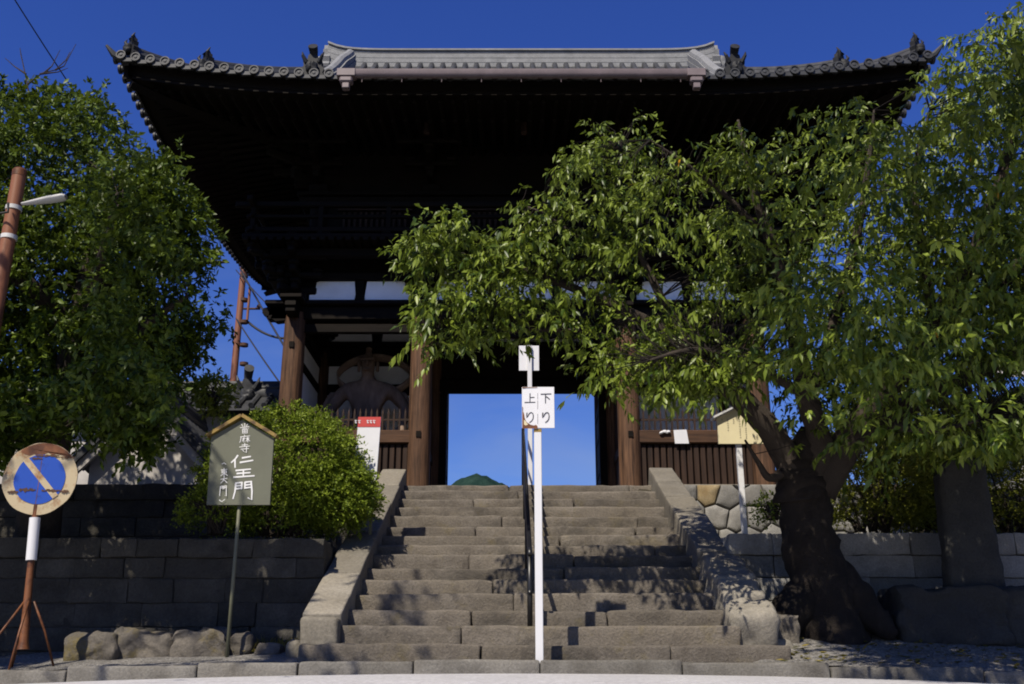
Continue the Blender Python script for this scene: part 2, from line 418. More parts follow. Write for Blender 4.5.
def poly_points(rng, poly, n, y0, y1, clumps, sig, flat=.6, fringe=14, ok=None):
    """points of a crown region: clumped, with real depth between y0 and y1"""
    P = np.array(poly, float); lo = P.min(0); hi = P.max(0); out = []
    cs = []
    while len(cs) < clumps:
        q = rng.uniform(lo, hi)
        if in_poly(q[:1], q[1:], poly)[0]: cs.append(np.array(at(q[0], q[1], rng.uniform(y0, y1))))
    cs = np.array(cs); tot = 0
    for _ in range(60):
        c = cs[rng.integers(len(cs), size=4096)] + rng.normal(0, 1, (4096, 3)) * np.array([sig, sig, sig * flat])
        px, py = project(c); f = rng.normal(0, fringe * .4, (2, 4096)); k = in_poly(px + f[0], py + f[1], poly)
        if ok is not None: k &= ok(c, px, py)
        out.append(c[k]); tot += int(k.sum())
        if tot >= n: break
    return np.concatenate(out)[:n]
def project(c):
    zc = c[:, 1] * CP + c[:, 2] * SP
    return 512 + FPX * c[:, 0] / zc, 342 + FPX * (c[:, 1] * SP - c[:, 2] * CP) / zc
SD = np.array(SUN)
def lit_mask(c, keep):
    """True where a shoot would not stand between the sun and one of these spots (centre, radius)"""
    P = np.array([tuple(k[0]) for k in keep]); r = np.array([k[1] for k in keep])
    d = c[:, None, :] - P[None]; t = d @ SD; q = (d ** 2).sum(2) - t ** 2
    return ~((t > 0) & (q < r ** 2)).any(1)
def over_canopy(rng, n, xr, yr, top, clumps, ok):
    """the part of a crown that spreads towards the road, above the picture's upper edge"""
    x = rng.uniform(*xr, clumps); y = rng.uniform(*yr, clumps); z = y * .80 + .3 + rng.random(clumps) * np.maximum(top - y * .80 - .3, .2)
    cs = np.stack([x, y, z], 1); out = []; tot = 0
    for _ in range(40):
        c = cs[rng.integers(clumps, size=4096)] + rng.normal(0, 1, (4096, 3)) * np.array([.3, .3, .18])
        k = (c[:, 2] > c[:, 1] * .80 + .26) & (c[:, 2] < top + .1); px, py = project(c); k &= ok(c, px, py)
        out.append(c[k]); tot += int(k.sum())
        if tot >= n: break
    return np.concatenate(out)[:n]
def nearest_on(paths, p):
    best = None; bd = 1e9
    for P in paths:
        d = np.linalg.norm(P - p[None], axis=1); i = int(d.argmin())
        if d[i] < bd: bd = d[i]; best = P[i]
    return best, bd
def smooth_path(pts, rad, sub=5):
    pts = [Vector(p) for p in pts]; o = []; r = []
    for i in range(len(pts) - 1):
        p0 = pts[max(i - 1, 0)]; p1 = pts[i]; p2 = pts[i + 1]; p3 = pts[min(i + 2, len(pts) - 1)]
        for k in range(sub):
            t = k / sub
            o.append(.5 * ((2 * p1) + (p2 - p0) * t + (2 * p0 - 5 * p1 + 4 * p2 - p3) * t * t + (3 * p1 - p0 - 3 * p2 + p3) * t ** 3)); r.append(lerp(rad[i], rad[i + 1], t))
    o.append(pts[-1]); r.append(rad[-1]); return o, r

# ------------------------------------------------------------------ setting
def zo(x): return -.0052 * min(abs(x), 9) ** 2
def road_z(x, y): return -.02 * min(8.4 - y, 8.4) ** 2 + zo(x)
def verge_z(x, y):
    t = max(0, min(1, (y - 8.5) / 1.8)); r = .44 if x > 2 else (.24 if x < -1.6 else 0)
    return .098 + zo(x) + r * t ** 1.15
def noise_z(x, y, a, s=1.0): return a * nz((x, y, 0), s) + a * .5 * nz((x, y, 3), s * 3)
stair_x0, stair_x1 = -1.45, 1.87
xs = [-2500, -60, -14, -8, -5, -3, -1.95, -1.6, -1.3, 0, 1.7, 2.05, 2.4, 3.5, 5, 8, 14, 60, 2500]
ys = [-400, -60, -10, -4, 0, 2, 4, 5.5, 7, 8.2, 8.5, 9.2, 10.0, 10.3, 10.5, 10.7, 11.5, 12.5, 13.6, 13.75, 16, 22, 30, 60, 300, 2600]
def gz(x, y):
    if y <= 8.2: return road_z(x, max(y, 0)) - .06
    instair = -1.7 < x < 2.1
    if y < 10.1 or (x > 2 and y < 10.55): return verge_z(x, y) - .06
    if y < 13.65: return min(1.24, .1 + .45 * (y - 9.3)) if instair else 1.26
    return 2.38
mb = MB(); mb.add([(x, y, gz(x, y)) for y in ys for x in xs],
    [(j * len(xs) + i, j * len(xs) + i + 1, (j + 1) * len(xs) + i + 1, (j + 1) * len(xs) + i) for j in range(len(ys) - 1) for i in range(len(xs) - 1)])
tag(mb.build('ground', M_earth), kind='structure')
mb = MB(); mb.grid(lambda u, v: (lerp(-30, 30, u), lerp(-20, 8.36, v ** .5), road_z(lerp(-30, 30, u), lerp(-20, 8.36, v ** .5))), 60, 40)
tag(mb.build('road', M_road), kind='structure')
def vg(u, v):
    x = lerp(-9, 9, u); y = lerp(8.47, 10.7, v); return (x, y, verge_z(x, y) + noise_z(x, y, .012, 2.0) - .004)
mb = MB(); mb.grid(vg, 150, 34); tag(mb.build('gravel_verge', M_gravel), kind='structure')
mb = MB(); rg = random.Random(3); x = -9.0
while x < 9:
    L = rg.uniform(.75, 1.25); xm = x + L / 2
    mb.rock(x + .004, x + L - .004, 8.32, 8.49, zo(xm) - .15, zo(xm) + .100 + rg.uniform(-.004, .004), seed=rg.random() * 99, amp=.006, rnd=.022, step=.09, fs=5)
    x += L
tag(mb.build('kerb', M_kerb, angle=60), kind='structure')
mb = MB()
def hill(u, v):
    x = lerp(-1500, 1500, u); y = lerp(2000, 3300, v)
    h = (479 * math.exp(-((x + 85) / 420) ** 2) + 18 * math.exp(-(abs(x + 93) / 40) ** 2)) * math.exp(-((y - 2520) / 330) ** 2)
    h *= math.sin(math.pi * min(1, max(0, v))) ** .2 if 0 < v < 1 else 0
    return (x, y, 2.3 - 25 + h + 16 * nz((x, y, 0), .012) + 9 * nz((x, y, 5), .04) + 5 * nz((x, y, 9), .1))
mb.grid(hill, 240, 60); tag(mb.build('hills', M_hill, smooth=True), kind='structure')

# ------------------------------------------------------------------ staircase
st = thing('stone_staircase', (0.21, 9.0, .1), 'flight of weathered stone steps climbing to the temple gate', 'staircase')
RY = [626, 610, 593.5, 580, 567.5, 555, 545, 535.5, 526.5, 516, 506.3, 498.5, 490.5, 485]
rg = random.Random(11)
def step(y0, zt, zb, d, x0, x1):
    mb = MB(); x = x0
    while x < x1 - .05:
        L = min(rg.uniform(1.0, 2.1), x1 - x)
        if x1 - (x + L) < .35: L = x1 - x
        mb.rock(x + .003, x + L - .004, y0 + rg.uniform(-.016, .016), y0 + d, zb, zt + rg.uniform(-.008, .009), seed=rg.random() * 99, amp=.014, rnd=.026, step=.075, fs=4.5)
        x += L
    mb.build('step', M_step, st, angle=60)
STEPZ = []
step(8.72, .225, -.1, .4, -1.75, 2.3)
for i, py in enumerate(RY):
    Y = 9.0 + .365 * i; z = at(540, py, Y).z; STEPZ.append((Y, z))
    step(Y, z, z - .30, .48, stair_x0 - .08, stair_x1 + .08)
TOPZ = STEPZ[-1][1]
# sloping side walls
lw = thing('stair_side_wall', (-1.62, 11.2, .1), 'smooth sloping stone coping along the left edge of the steps', 'stair wall')
def coping(parent, x0, x1, knots, h, rg, amp=.006, rnd=.02):
    mb = MB(); al = 0
    for (ya, za), (yb, zb) in zip(knots[:-1], knots[1:]):
        L = math.hypot(yb - ya, zb - za); a = math.atan2(zb - za, yb - ya)
        M = Matrix.Translation((0, ya, za)) @ Matrix.Rotation(a, 4, 'X')
        b = MB(); b.rock(x0 + rg.uniform(-.006, .006), x1 + rg.uniform(-.01, .01), .004, L - .004, -h, 0, seed=rg.random() * 99, amp=amp, rnd=rnd, step=.11, fs=3.5)
        mb.add([M @ Vector(p) for p in b.v], b.f)
    return mb.build('coping', M_cope, parent, angle=60)
rg = random.Random(5)
def sl_z(y): return .475 + (y - 8.95) * .443
coping(lw, -1.79, -1.455, [(y, sl_z(y)) for y in (8.98, 9.95, 11.2, 12.3, 13.1, 13.95)], .30, rg)
mb = MB(); mb.rock(-1.785, -1.46, 8.88, 9.25, .02, .455, seed=4, amp=.012, rnd=.045, step=.08); mb.build('end_block', M_cope, lw, angle=60)
mb = MB()
for k in range(13):
    y = 9.2 + k * .37; mb.rock(-1.75, -1.50, y, y + .40, .0, sl_z(y) - .22, seed=k, amp=.008, rnd=.015, step=.2)
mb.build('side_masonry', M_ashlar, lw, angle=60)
rw = thing('stair_side_wall', (2.05, 11.2, .1), 'broken right stair wall with smooth coping above and rough tumbled blocks below', 'stair wall')
def sr_z(y): return .52 + (y - 8.95) * .438
coping(rw, 1.88, 2.22, [(y, sr_z(y)) for y in (10.45, 11.15, 11.75, 12.5, 13.2, 13.95)], .32, rg, .008)
mb = MB()
ks = [(8.95, .49), (9.32, .64), (9.66, .83), (10.02, .97), (10.46, 1.17)]
for (ya, za), (yb, zb) in zip(ks[:-1], ks[1:]):
    L = math.hypot(yb - ya, zb - za); M = Matrix.Translation((0, ya, za)) @ Matrix.Rotation(math.atan2(zb - za, yb - ya), 4, 'X')
    b = MB(); b.rock(1.87 + rg.uniform(-.03, .02), 2.24 + rg.uniform(-.02, .06), .0, L + .02, -.46, rg.uniform(-.02, .03), seed=ya * 7, amp=.042, rnd=.06, step=.065, fs=3.4)
    mb.add([M @ Vector(p) for p in b.v], b.f)
for (x, y, z, h) in ((2.30, 9.15, .30, .3), (2.32, 9.6, .45, .4)):
    mb.rock(x - .08, x + .16, y, y + .42, z - h, z, seed=x * 9 + y, amp=.03, rnd=.09, step=.08, fs=3.2)
mb.build('rough_block', M_cope, rw, angle=70)
mb = MB()
for k in range(11):
    y = 9.3 + k * .42; mb.rock(1.92, 2.18, y, y + .44, .0, min(sr_z(y) - .24, 2.3), seed=k + 50, amp=.008, rnd=.015, step=.2)
mb.build('side_masonry', M_granite, rw, angle=60)

# ------------------------------------------------------------------ walls of the terrace
def ashlar(name, label, x0, x1, yf, zs, rg, mats, lmin, lmax, back=.35, capmat=None):
    t = thing(name, ((x0 + x1) / 2, yf, zs[0]), label, 'retaining wall')
    mb = MB(); cap = MB()
    for r, (za, zb) in enumerate(zip(zs[:-1], zs[1:])):
        x = x0 - rg.uniform(0, .3); top = r == len(zs) - 2
        while x < x1:
            L = rg.uniform(lmin, lmax); e = min(x + L, x1)
            if e - x > .08:
                (cap if top else mb).rock(x + .0015, e - .0015, yf - (.03 if top else 0) + rg.uniform(-.014, .014), yf + back, za + .003, zb - .001 + (rg.uniform(-.006, .006) if top else 0), seed=rg.random() * 99, amp=.014, rnd=.011, step=.09, fs=5)
            x += L
    mb.build('wall_stones', mats, t, angle=60); cap.build('coping', capmat or mats, t, angle=60)
    b = MB(); b.box(x0, x1, yf + .018, yf + back + .1, zs[0] - .2, zs[-1] - .04); b.build('mortar_core', M_joint, t); return t
rg = random.Random(21)
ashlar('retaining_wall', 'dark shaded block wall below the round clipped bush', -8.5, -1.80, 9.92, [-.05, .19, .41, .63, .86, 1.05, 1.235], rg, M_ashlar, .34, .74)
ashlar('retaining_wall', 'grey block wall behind the cherry trunk and the stone stele', 2.24, 9.5, 10.42, [.15, .43, .68, .91, 1.13, 1.345], rg, M_granite, .4, .9)

def rubble(name, label, x0, x1, yf, z0, z1, rg, cell=.30, ochre=None, stone_mat=None):
    """polygonal rubble masonry: Voronoi stones, each with its own bulged face"""
    t = thing(name, ((x0 + x1) / 2, yf, z0), label, 'stone wall')
    pts = []; nx = int((x1 - x0) / cell) + 3; nzr = int((z1 - z0) / cell) + 3
    for j in range(-1, nzr):
        for i in range(-1, nx):
            pts.append((x0 + (i + .5 * (j % 2) + .25 + rg.uniform(-.27, .27)) * cell, z1 - .135 - j * cell + rg.uniform(-.06, .06)))
    mb = MB(); oc = MB()
    for a, p in enumerate(pts):
        poly = [(x0, z0), (x1, z0), (x1, z1), (x0, z1)]
        for b, q in enumerate(pts):
            if a == b or math.hypot(p[0] - q[0], p[1] - q[1]) > cell * 3: continue
            mx, mz = (p[0] + q[0]) / 2, (p[1] + q[1]) / 2; dx, dz = q[0] - p[0], q[1] - p[1]
            new = []
            for k in range(len(poly)):
                A = poly[k]; B = poly[(k + 1) % len(poly)]
                da = (A[0] - mx) * dx + (A[1] - mz) * dz; db = (B[0] - mx) * dx + (B[1] - mz) * dz
                if da <= 0: new.append(A)
                if da * db < 0: s = da / (da - db); new.append((A[0] + (B[0] - A[0]) * s, A[1] + (B[1] - A[1]) * s))
            poly = new
            if len(poly) < 3: break
        if len(poly) < 3: continue
        cx = sum(q[0] for q in poly) / len(poly); cz = sum(q[1] for q in poly) / len(poly)
        if max(math.hypot(q[0] - cx, q[1] - cz) for q in poly) < .05: continue
        # subdivide the outline, rings inwards
        ol = []
        for k in range(len(poly)):
            A = poly[k]; B = poly[(k + 1) % len(poly)]; m = max(1, int(math.hypot(A[0] - B[0], A[1] - B[1]) / .06))
            ol += [(lerp(A[0], B[0], i / m), lerp(A[1], B[1], i / m)) for i in range(m)]
        n = len(ol); V = []; off = rg.uniform(-.012, .012)
        def ring(sh, y):
            for q in ol:
                d = math.hypot(q[0] - cx, q[1] - cz); f = max(0, 1 - sh / max(d, .01))
                w = (cx + (q[0] - cx) * f, yf + y, cz + (q[1] - cz) * f); V.append((w[0], w[1] + off + .012 * nz(w, 9, a), w[2]))
        ring(.007, .2); ring(.007, .03); ring(.014, .008); ring(.03, -.004); ring(.075, -.012)
        F = []
        for r in range(4):
            for k in range(n): F.append((r * n + k, r * n + (k + 1) % n, (r + 1) * n + (k + 1) % n, (r + 1) * n + k))
        V.append((cx, yf - .016 + off, cz)); F += [(4 * n + k, 4 * n + (k + 1) % n, 5 * n) for k in range(n)]
        isoc = ochre and abs(p[0] - ochre[0]) < cell * .5 and abs(p[1] - ochre[1]) < .14
        (oc if isoc else mb).add(V, F)
    mb.build('wall_stones', stone_mat or M_granite, t, angle=50)
    if oc.v: o = oc.build('ochre_stone', M_ochre, t, angle=50)
    b = MB(); b.box(x0, x1, yf + .045, yf + .45, z0 - .2, z1 - .02); b.build('mortar_core', M_joint, t); return t
rg = random.Random(8)
pw = at(703, 492, 13.6)
rubble('platform_wall', 'rubble stone footing with one ochre stone under the right lattice fence', 2.23, 5.4, 13.62, 1.2, TOPZ - .01, rg, .30, (pw.x, pw.z))
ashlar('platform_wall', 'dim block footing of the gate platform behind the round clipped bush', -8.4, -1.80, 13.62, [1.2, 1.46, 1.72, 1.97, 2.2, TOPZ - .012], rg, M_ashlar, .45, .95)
mb = MB(); rg = random.Random(14)
for j, (ya, yb) in enumerate(((13.66, 14.35), (14.36, 15.2), (15.21, 17.0), (17.01, 19.0), (19.01, 21.6))):
    x = -5.0 - rg.random() * .4
    while x < 5.4:
        L = rg.uniform(.8, 1.4)
        if not (j == 0 and x + L > -1.55 and x < 1.97 and False):
            mb.bbox(max(x, -5.0) + .004, min(x + L, 5.4) - .004, (14.22 if (j == 0 and x + L > -1.55 and x < 1.97) else ya), yb, TOPZ - .22, TOPZ - .006 + rg.uniform(-.003, .003), .012)
        x += L
tag(mb.build('stone_platform', M_cope), 'paved stone platform under the temple gate at the head of the steps', 'platform')

# ------------------------------------------------------------------ boulders
def boulder(label, px0, px1, pyt, pyb, Y, depth, seed, group=None, amp=.05, m=None):
    a = at(px0, pyb, Y); b = at(px1, pyt, Y)
    zb = verge_z(a.x, Y) - .05; c = Vector(((a.x + b.x) / 2, Y + depth / 2, zb))
    mb = MB(); mb.rock(a.x - c.x, b.x - c.x, -depth / 2, depth / 2, 0, b.z - zb, seed=seed, amp=amp, rnd=min(.05, (b.z - zb) * .3), step=.035, fs=4.2)
    o = mb.build('boulder', m or M_boulder, angle=38); o.location = c; return tag(o, label, 'boulder', group)
G1 = 'edging boulders along the left wall foot'
boulder('pale smooth rounded boulder, first of the row from the no-parking sign', 62, 117, 634, 657, 9.20, .38, 3, G1, .06)
boulder('long low mossy boulder in the middle of the edging row', 114, 174, 630, 656, 9.28, .42, 8, G1, .07)
boulder('broad boulder with a dark face just left of the notice board post', 170, 226, 632, 657, 9.18, .40, 12, G1, .07)
boulder('dark boulder right of the notice board post, ochre moss at its foot', 223, 250, 634, 658, 9.30, .36, 17, G1, .045)
boulder('small brown boulder leaning on the bottom end of the left coping', 283, 303, 638, 655, 9.05, .25, 23, G1, .04, M_cope)
boulder('small crumbly stone in dry grass between the boulders and the left coping', 256, 280, 643, 657, 9.25, .25, 29, G1, .05)
G2 = 'boulders round the stone stele'
boulder('large dark rounded boulder carrying the stele on the right', 902, 1004, 586, 634, 9.55, .62, 41, G2, .06, M_stele)
boulder('dark boulder cut by the right picture edge beside the stele', 1006, 1062, 588, 632, 9.6, .55, 47, G2, .06, M_stele)
boulder('low shaded stone at the foot of the cherry trunk, left of it', 768, 800, 612, 640, 9.35, .4, 53, G2, .05)

# stele: tall tapering slab with a rounded uneven head
mb = MB(); a = at(946, 590, 9.85)
W = .27; D_ = .11
def stele(u, v):
    ang = u * 2 * math.pi; h = v * 1.30
    w = lerp(W, W * .86, v); 
    if v > .88: w *= math.sqrt(max(.0, 1 - ((v - .88) / .125) ** 2)) * .35 + .65 if v < 1 else .5
    x = w * math.copysign(abs(math.cos(ang)) ** .35, math.cos(ang)); y = D_ * math.copysign(abs(math.sin(ang)) ** .35, math.sin(ang))
    p = Vector((x, y, h)); d = .014 * nz(p, 5, 3) + .008 * nz(p, 14, 7); return (x * (1 + d * 4), y * (1 + d * 6), h + (.05 * x / W if v > .9 else 0) + d)
mb.grid(stele, 40, 40); n0 = 41 * 40; mb.f.append(tuple(n0 + i for i in range(40)))
o = mb.build('stone_stele', M_stele, smooth=True); o.location = ((946 + 26 - 512) * 9.75 / 1020 - .02, 9.90, at(960, 592, 9.85).z - .03)
tag(o, 'tall dark upright stone stele standing on a boulder under the cherry tree', 'stele')
# ------------------------------------------------------------------ temple gate
GX, GY = .185, 17.0; FZ = TOPZ - .005
YF, YM, YR = 14.9, 17.0, 19.1; XI, XO = 1.566, 3.53
gate = thing('temple_gate', (GX, GY, FZ), 'two-storey dark timber temple gate with a grey tiled hip-and-gable roof', 'temple gate')
gx = lambda x: GX + x
# pillars on base stones
for Y in (YF, YM, YR):
    for X in (-XO, -XI, XI, XO):
        mb = MB(); r = .168
        pr = [(r, FZ + .10), (r * 1.01, FZ + .8), (r, FZ + 1.8), (r * .97, 5.15), (r * .9, 5.30)]
        mb.lathe(pr, (gx(X), Y, 0), 20)
        pl = mb.build('pillar', M_col, gate, angle=50)
        mb = MB(); mb.lathe([(.30, FZ - .02), (.29, FZ + .04), (.22, FZ + .10), (.2, FZ + .10)], (gx(X), Y, 0), 16); mb.build('base_stone', M_cope, pl, angle=40)
        if Y == YF:
            mb = MB(); z = 3.36 if abs(X) < 2 else 4.75
            mb.box(gx(X) - .035, gx(X) + .035, Y - .185, Y - .15, z - .045, z + .045); mb.build('mortise_block', M_wood, pl)
# tie beams, front and sides
mb = MB()
for Y in (YF, YM, YR):
    mb.bbox(gx(-XO) - .42, gx(XO) + .42, Y - .08, Y + .08, 5.18, 5.40, .015)
    mb.bbox(gx(-XO) - .46, gx(XO) + .46, Y - .17, Y + .17, 5.403, 5.475, .012)
for X in (-XO, XO):
    mb.bbox(gx(X) - .078, gx(X) + .078, YF - .42, YR + .42, 5.19, 5.397, .015)
    mb.bbox(gx(X) - .168, gx(X) + .168, YF - .46, YR + .46, 5.406, 5.472, .012)
for X in (-XI, XI): mb.bbox(gx(X) - .076, gx(X) + .076, YF, YR, 5.20, 5.395, .015)
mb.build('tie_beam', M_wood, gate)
mb = MB()   # second row of thinner ties through the pillars
for a, b in ((-XO, -XI), (XI, XO)): mb.bbox(gx(a), gx(b), YF - .05, YF + .05, 4.98, 5.12, .01)
mb.bbox(gx(-XI), gx(XI), YF - .05, YF + .05, 4.90, 5.08, .01)
for X in (-XO, XO):
    for z in (3.45, 4.55, 5.0): mb.bbox(gx(X) - .05, gx(X) + .05, YF, YR, z, z + .14, .01)
mb.build('penetrating_tie', M_wood, gate)
# carved noses of the beams at the outer pillars
def nose(M, s=1.0):
    ol = [(0, -.11), (.16, -.13), (.24, -.08), (.22, -.03), (.30, -.05), (.37, .0), (.36, .07), (.29, .09), (.26, .05), (.22, .12), (.12, .16), (0, .14)]
    mb = MB(); mb.prism([(x * s, z * s) for x, z in ol], .16, M); return mb
for sx in (-1, 1):
    R = Matrix.Rotation(math.pi, 4, 'Z') if sx < 0 else Matrix()
    for Y in (YF, YR):
        M = Matrix.Translation((gx(sx * (XO + .12)), Y, 5.29)) @ R @ Matrix.Translation((0, -.08, 0))
        nose(M, 1.05).build('beam_nose', M_wood, gate)
for X in (-XO, -XI, XI, XO):
    M = Matrix.Translation((gx(X), YF - .12, 5.29)) @ Matrix.Rotation(-math.pi / 2, 4, 'Z') @ Matrix.Translation((0, -.08, 0))
    nose(M, .9).build('beam_nose', M_wood, gate)
# bracket sets under the balcony and under the eaves
def brackets(mb, X, Y, z0, z1, dirs, reach, tiers=3, s=1.0, cross=True):
    h = (z1 - z0) / (tiers + .6)
    mb.bbox(X - .16 * s, X + .16 * s, Y - .16 * s, Y + .16 * s, z0, z0 + h * .6, .02)
    for k in range(tiers):
        z = z0 + h * (.6 + k); out = reach * (k + 1) / tiers
        for dx, dy in dirs:
            L = math.hypot(dx, dy); ux, uy = dx / L, dy / L
            a = math.atan2(uy, ux); M = Matrix.Translation((X, Y, 0)) @ Matrix.Rotation(a, 4, 'Z')
            Lo = out * (1.35 if L > 1.2 else 1)
            mb.bbox(-.3, Lo + .08, -.055 * s, .055 * s, z + .01 * k, z + h * .55, .02, M)
            mb.bbox(Lo - .08, Lo + .08, -.085 * s, .085 * s, z + h * .55, z + h * .95, .03, M)
            if L < 1.2 and cross:
                w = .42 + .1 * k
                mb.bbox(Lo - .05, Lo + .05, -w, w, z + h * .96, z + h * 1.35, .02, M)
                for q in (-w + .09, 0, w - .09): mb.bbox(Lo - .075, Lo + .075, q - .08, q + .08, z + h * 1.36, z + h * 1.62, .025, M)
def all_brackets(name, xs_, ys_, z0, z1, reach, tiers, s=1.0):
    for X in xs_:
        for Y in ys_:
            ex = X in (xs_[0], xs_[-1]); ey = Y in (ys_[0], ys_[-1])
            if not (ex or ey): continue
            d = []
            if ey: d.append((0, -1 if Y == ys_[0] else 1))
            if ex: d.append((-1 if X == xs_[0] else 1, 0))
            if ex and ey: d.append((d[1][0], d[0][1]))
            mb = MB(); brackets(mb, gx(X), Y, z0, z1, d, reach, tiers, s); mb.build(name, M_wood, gate)
all_brackets('balcony_bracket', (-XO, -XI, XI, XO), (YF, YM, YR), 5.478, 6.26, .62, 3)
# white plaster panels with their struts between the lower brackets
def panel(parent, x0, x1, z0, z1, Y, t=.03, n='plaster_panel', notch=True):
    w = x1 - x0; h = z1 - z0; c = .42 * h
    ol = [(x0, z0), (x1, z0)] + ([(x1 - .0, z0 + h * .35), (x1 - c * .55, z0 + h * .5), (x1 - c * .7, z0 + h * .95), (x1 - c, z1), (x0 + c, z1), (x0 + c * .7, z0 + h * .95), (x0 + c * .55, z0 + h * .5), (x0, z0 + h * .35)] if notch == 2 else
         ([(x1 - .04, z1), (x0 + c, z1), (x0 + c * .7, z0 + h * .95), (x0 + c * .6, z0 + h * .5), (x0, z0 + h * .35)] if notch == 1 else ([(x1, z0 + h * .35), (x1 - c * .6, z0 + h * .5), (x1 - c * .7, z0 + h * .95), (x1 - c, z1), (x0 + .04, z1)] if notch == -1 else [(x1, z1), (x0, z1)])))
    mb = MB(); mb.prism(ol, t, Matrix.Translation((0, Y, 0))); return mb.build(n, M_white, parent)
zA, zB = 5.482, 5.83
mb = MB(); mb.box(gx(-XO), gx(XO), YF + .02, YF + .10, 5.478, 6.25)
for sx in (-1, 1): mb.box(gx(sx * XO) - .04, gx(sx * XO) + .04, YF, YR, 5.479, 6.249)
mb.build('frieze_board', M_wood, gate)
for (a, b) in ((-XO, -XI), (XI, XO)):
    m_ = (a + b) / 2
    panel(gate, gx(a + .19), gx(m_ - .06), zA, zB, YF - .02, notch=1); panel(gate, gx(m_ + .06), gx(b - .19), zA, zB, YF - .02, notch=-1)
panel(gate, gx(-XI + .19), gx(-.56), zA, zB, YF - .02, notch=1); panel(gate, gx(-.44), gx(.44), zA, zB, YF - .02, notch=0); panel(gate, gx(.56), gx(XI - .19), zA, zB, YF - .02, notch=-1)
for X in (-2.55, -.5, .5, 2.55):
    mb = MB(); mb.prism([(-.085, zA), (.085, zA), (.05, zA + .2), (.06, zB + .02), (-.06, zB + .02), (-.05, zA + .2)], .06, Matrix.Translation((gx(X), YF - .06, 0))); mb.build('strut', M_wood, gate)
mb = MB(); mb.bbox(gx(-XO) - .3, gx(XO) + .3, YF - .10, YF + .06, zB + .004, zB + .13, .015)
mb.bbox(gx(-XO) - .5, gx(XO) + .5, YF - .50, YF - .36, 6.06, 6.20, .015)
for sx in (-1, 1): mb.bbox(gx(sx * XO) - .08 + sx * .42, gx(sx * XO) + .08 + sx * .42, YF - .5, YR + .5, 6.07, 6.19, .015)
mb.build('bracket_purlin', M_wood, gate)
# balcony and its railing
BO = .74
mb = MB(); mb.bbox(gx(-XO) - BO, gx(XO) + BO, YF - BO, YR + BO, 6.262, 6.34, .015)
for k in range(66):
    x = gx(-XO) - BO + .06 + k * ((2 * XO + 2 * BO - .12) / 65); mb.box(x - .04, x + .04, YF - BO - .03, YF - .1, 6.215, 6.259)
bal = mb.build('balcony_floor', M_wood, gate)
mb = MB(); e = BO - .12
cx0, cx1, cy0, cy1 = gx(-XO) - e, gx(XO) + e, YF - e, YR + e
for z, r in ((6.86, .045), (6.66, .03), (6.44, .04)):
    ex = .28 if z > 6.8 else .1
    for y in (cy0, cy1): mb.bbox(cx0 - ex, cx1 + ex, y - r, y + r, z - r, z + r, .012)
    for x in (cx0, cx1): mb.bbox(x - r, x + r, cy0 - ex, cy1 + ex, z - r + .003, z + r - .003, .012)
for k in range(9):
    x = lerp(cx0, cx1, k / 8)
    for y in (cy0, cy1): mb.box(x - .035, x + .035, y - .035, y + .035, 6.341, 6.82)
for k in range(1, 6):
    y = lerp(cy0, cy1, k / 6)
    for x in (cx0, cx1): mb.box(x - .035, x + .035, y - .035, y + .035, 6.341, 6.82)
mb.build('balcony_railing', M_wood, gate)
# upper storey
UX, UY0, UY1 = 3.32, YF + .2, YR - .2
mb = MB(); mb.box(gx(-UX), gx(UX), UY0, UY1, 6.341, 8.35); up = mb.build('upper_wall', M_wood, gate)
for X in (-UX, -1.5, 1.5, UX):
    for Y in (UY0, YM, UY1):
        if abs(X) < 2 and Y == YM: continue
        mb = MB(); mb.lathe([(.14, 6.342), (.14, 7.25), (.13, 7.3)], (gx(X), Y, 0), 14); mb.build('upper_pillar', M_woodz, up, angle=50)
for X in (-2.4, 2.4, 0):
    mb = MB(); w = .55 if X else .95
    for k in range(int(w * 2 / .09)):
        x = gx(X) - w + .05 + k * .09; mb.box(x - .02, x + .02, UY0 - .06, UY0 - .02, 6.62, 7.1)
    for z in (6.56, 7.12): mb.box(gx(X) - w - .05, gx(X) + w + .05, UY0 - .08, UY0 - .01, z, z + .08)
    mb.build('window_lattice', M_slat, up)
mb = MB()
for z in (6.5, 7.22): mb.bbox(gx(-UX) - .3, gx(UX) + .3, UY0 - .1, UY1 + .1, z, z + .14, .015)
mb.bbox(gx(-UX) - .34, gx(UX) + .34, UY0 - .16, UY1 + .16, 7.362, 7.43, .012)
mb.build('upper_tie_beam', M_wood, gate)
all_brackets('eave_bracket', (-UX, -1.5, 1.5, UX), (UY0, YM, UY1), 7.434, 8.22, 1.05, 3, 1.0)
for sy in (UY0 - 1.12, UY1 + 1.12):
    mb = MB(); mb.bbox(gx(-UX) - 1.3, gx(UX) + 1.3, sy - .08, sy + .08, 8.17, 8.33, .015); mb.build('eave_purlin', M_wood, gate)
for sx in (gx(-UX) - 1.12, gx(UX) + 1.12):
    mb = MB(); mb.bbox(sx - .08, sx + .08, UY0 - 1.3, UY1 + 1.3, 8.18, 8.32, .015); mb.build('eave_purlin', M_wood, gate)
mb = MB()   # carved bosses and hanging ornaments over the middle bay
for X in (-1.5, 0, 1.5):
    mb = MB(); mb.bbox(gx(X) - .05, gx(X) + .05, UY0 - 1.18, UY0 - 1.08, 7.9, 8.16, .02); mb.build('eave_strut', M_slat, gate)
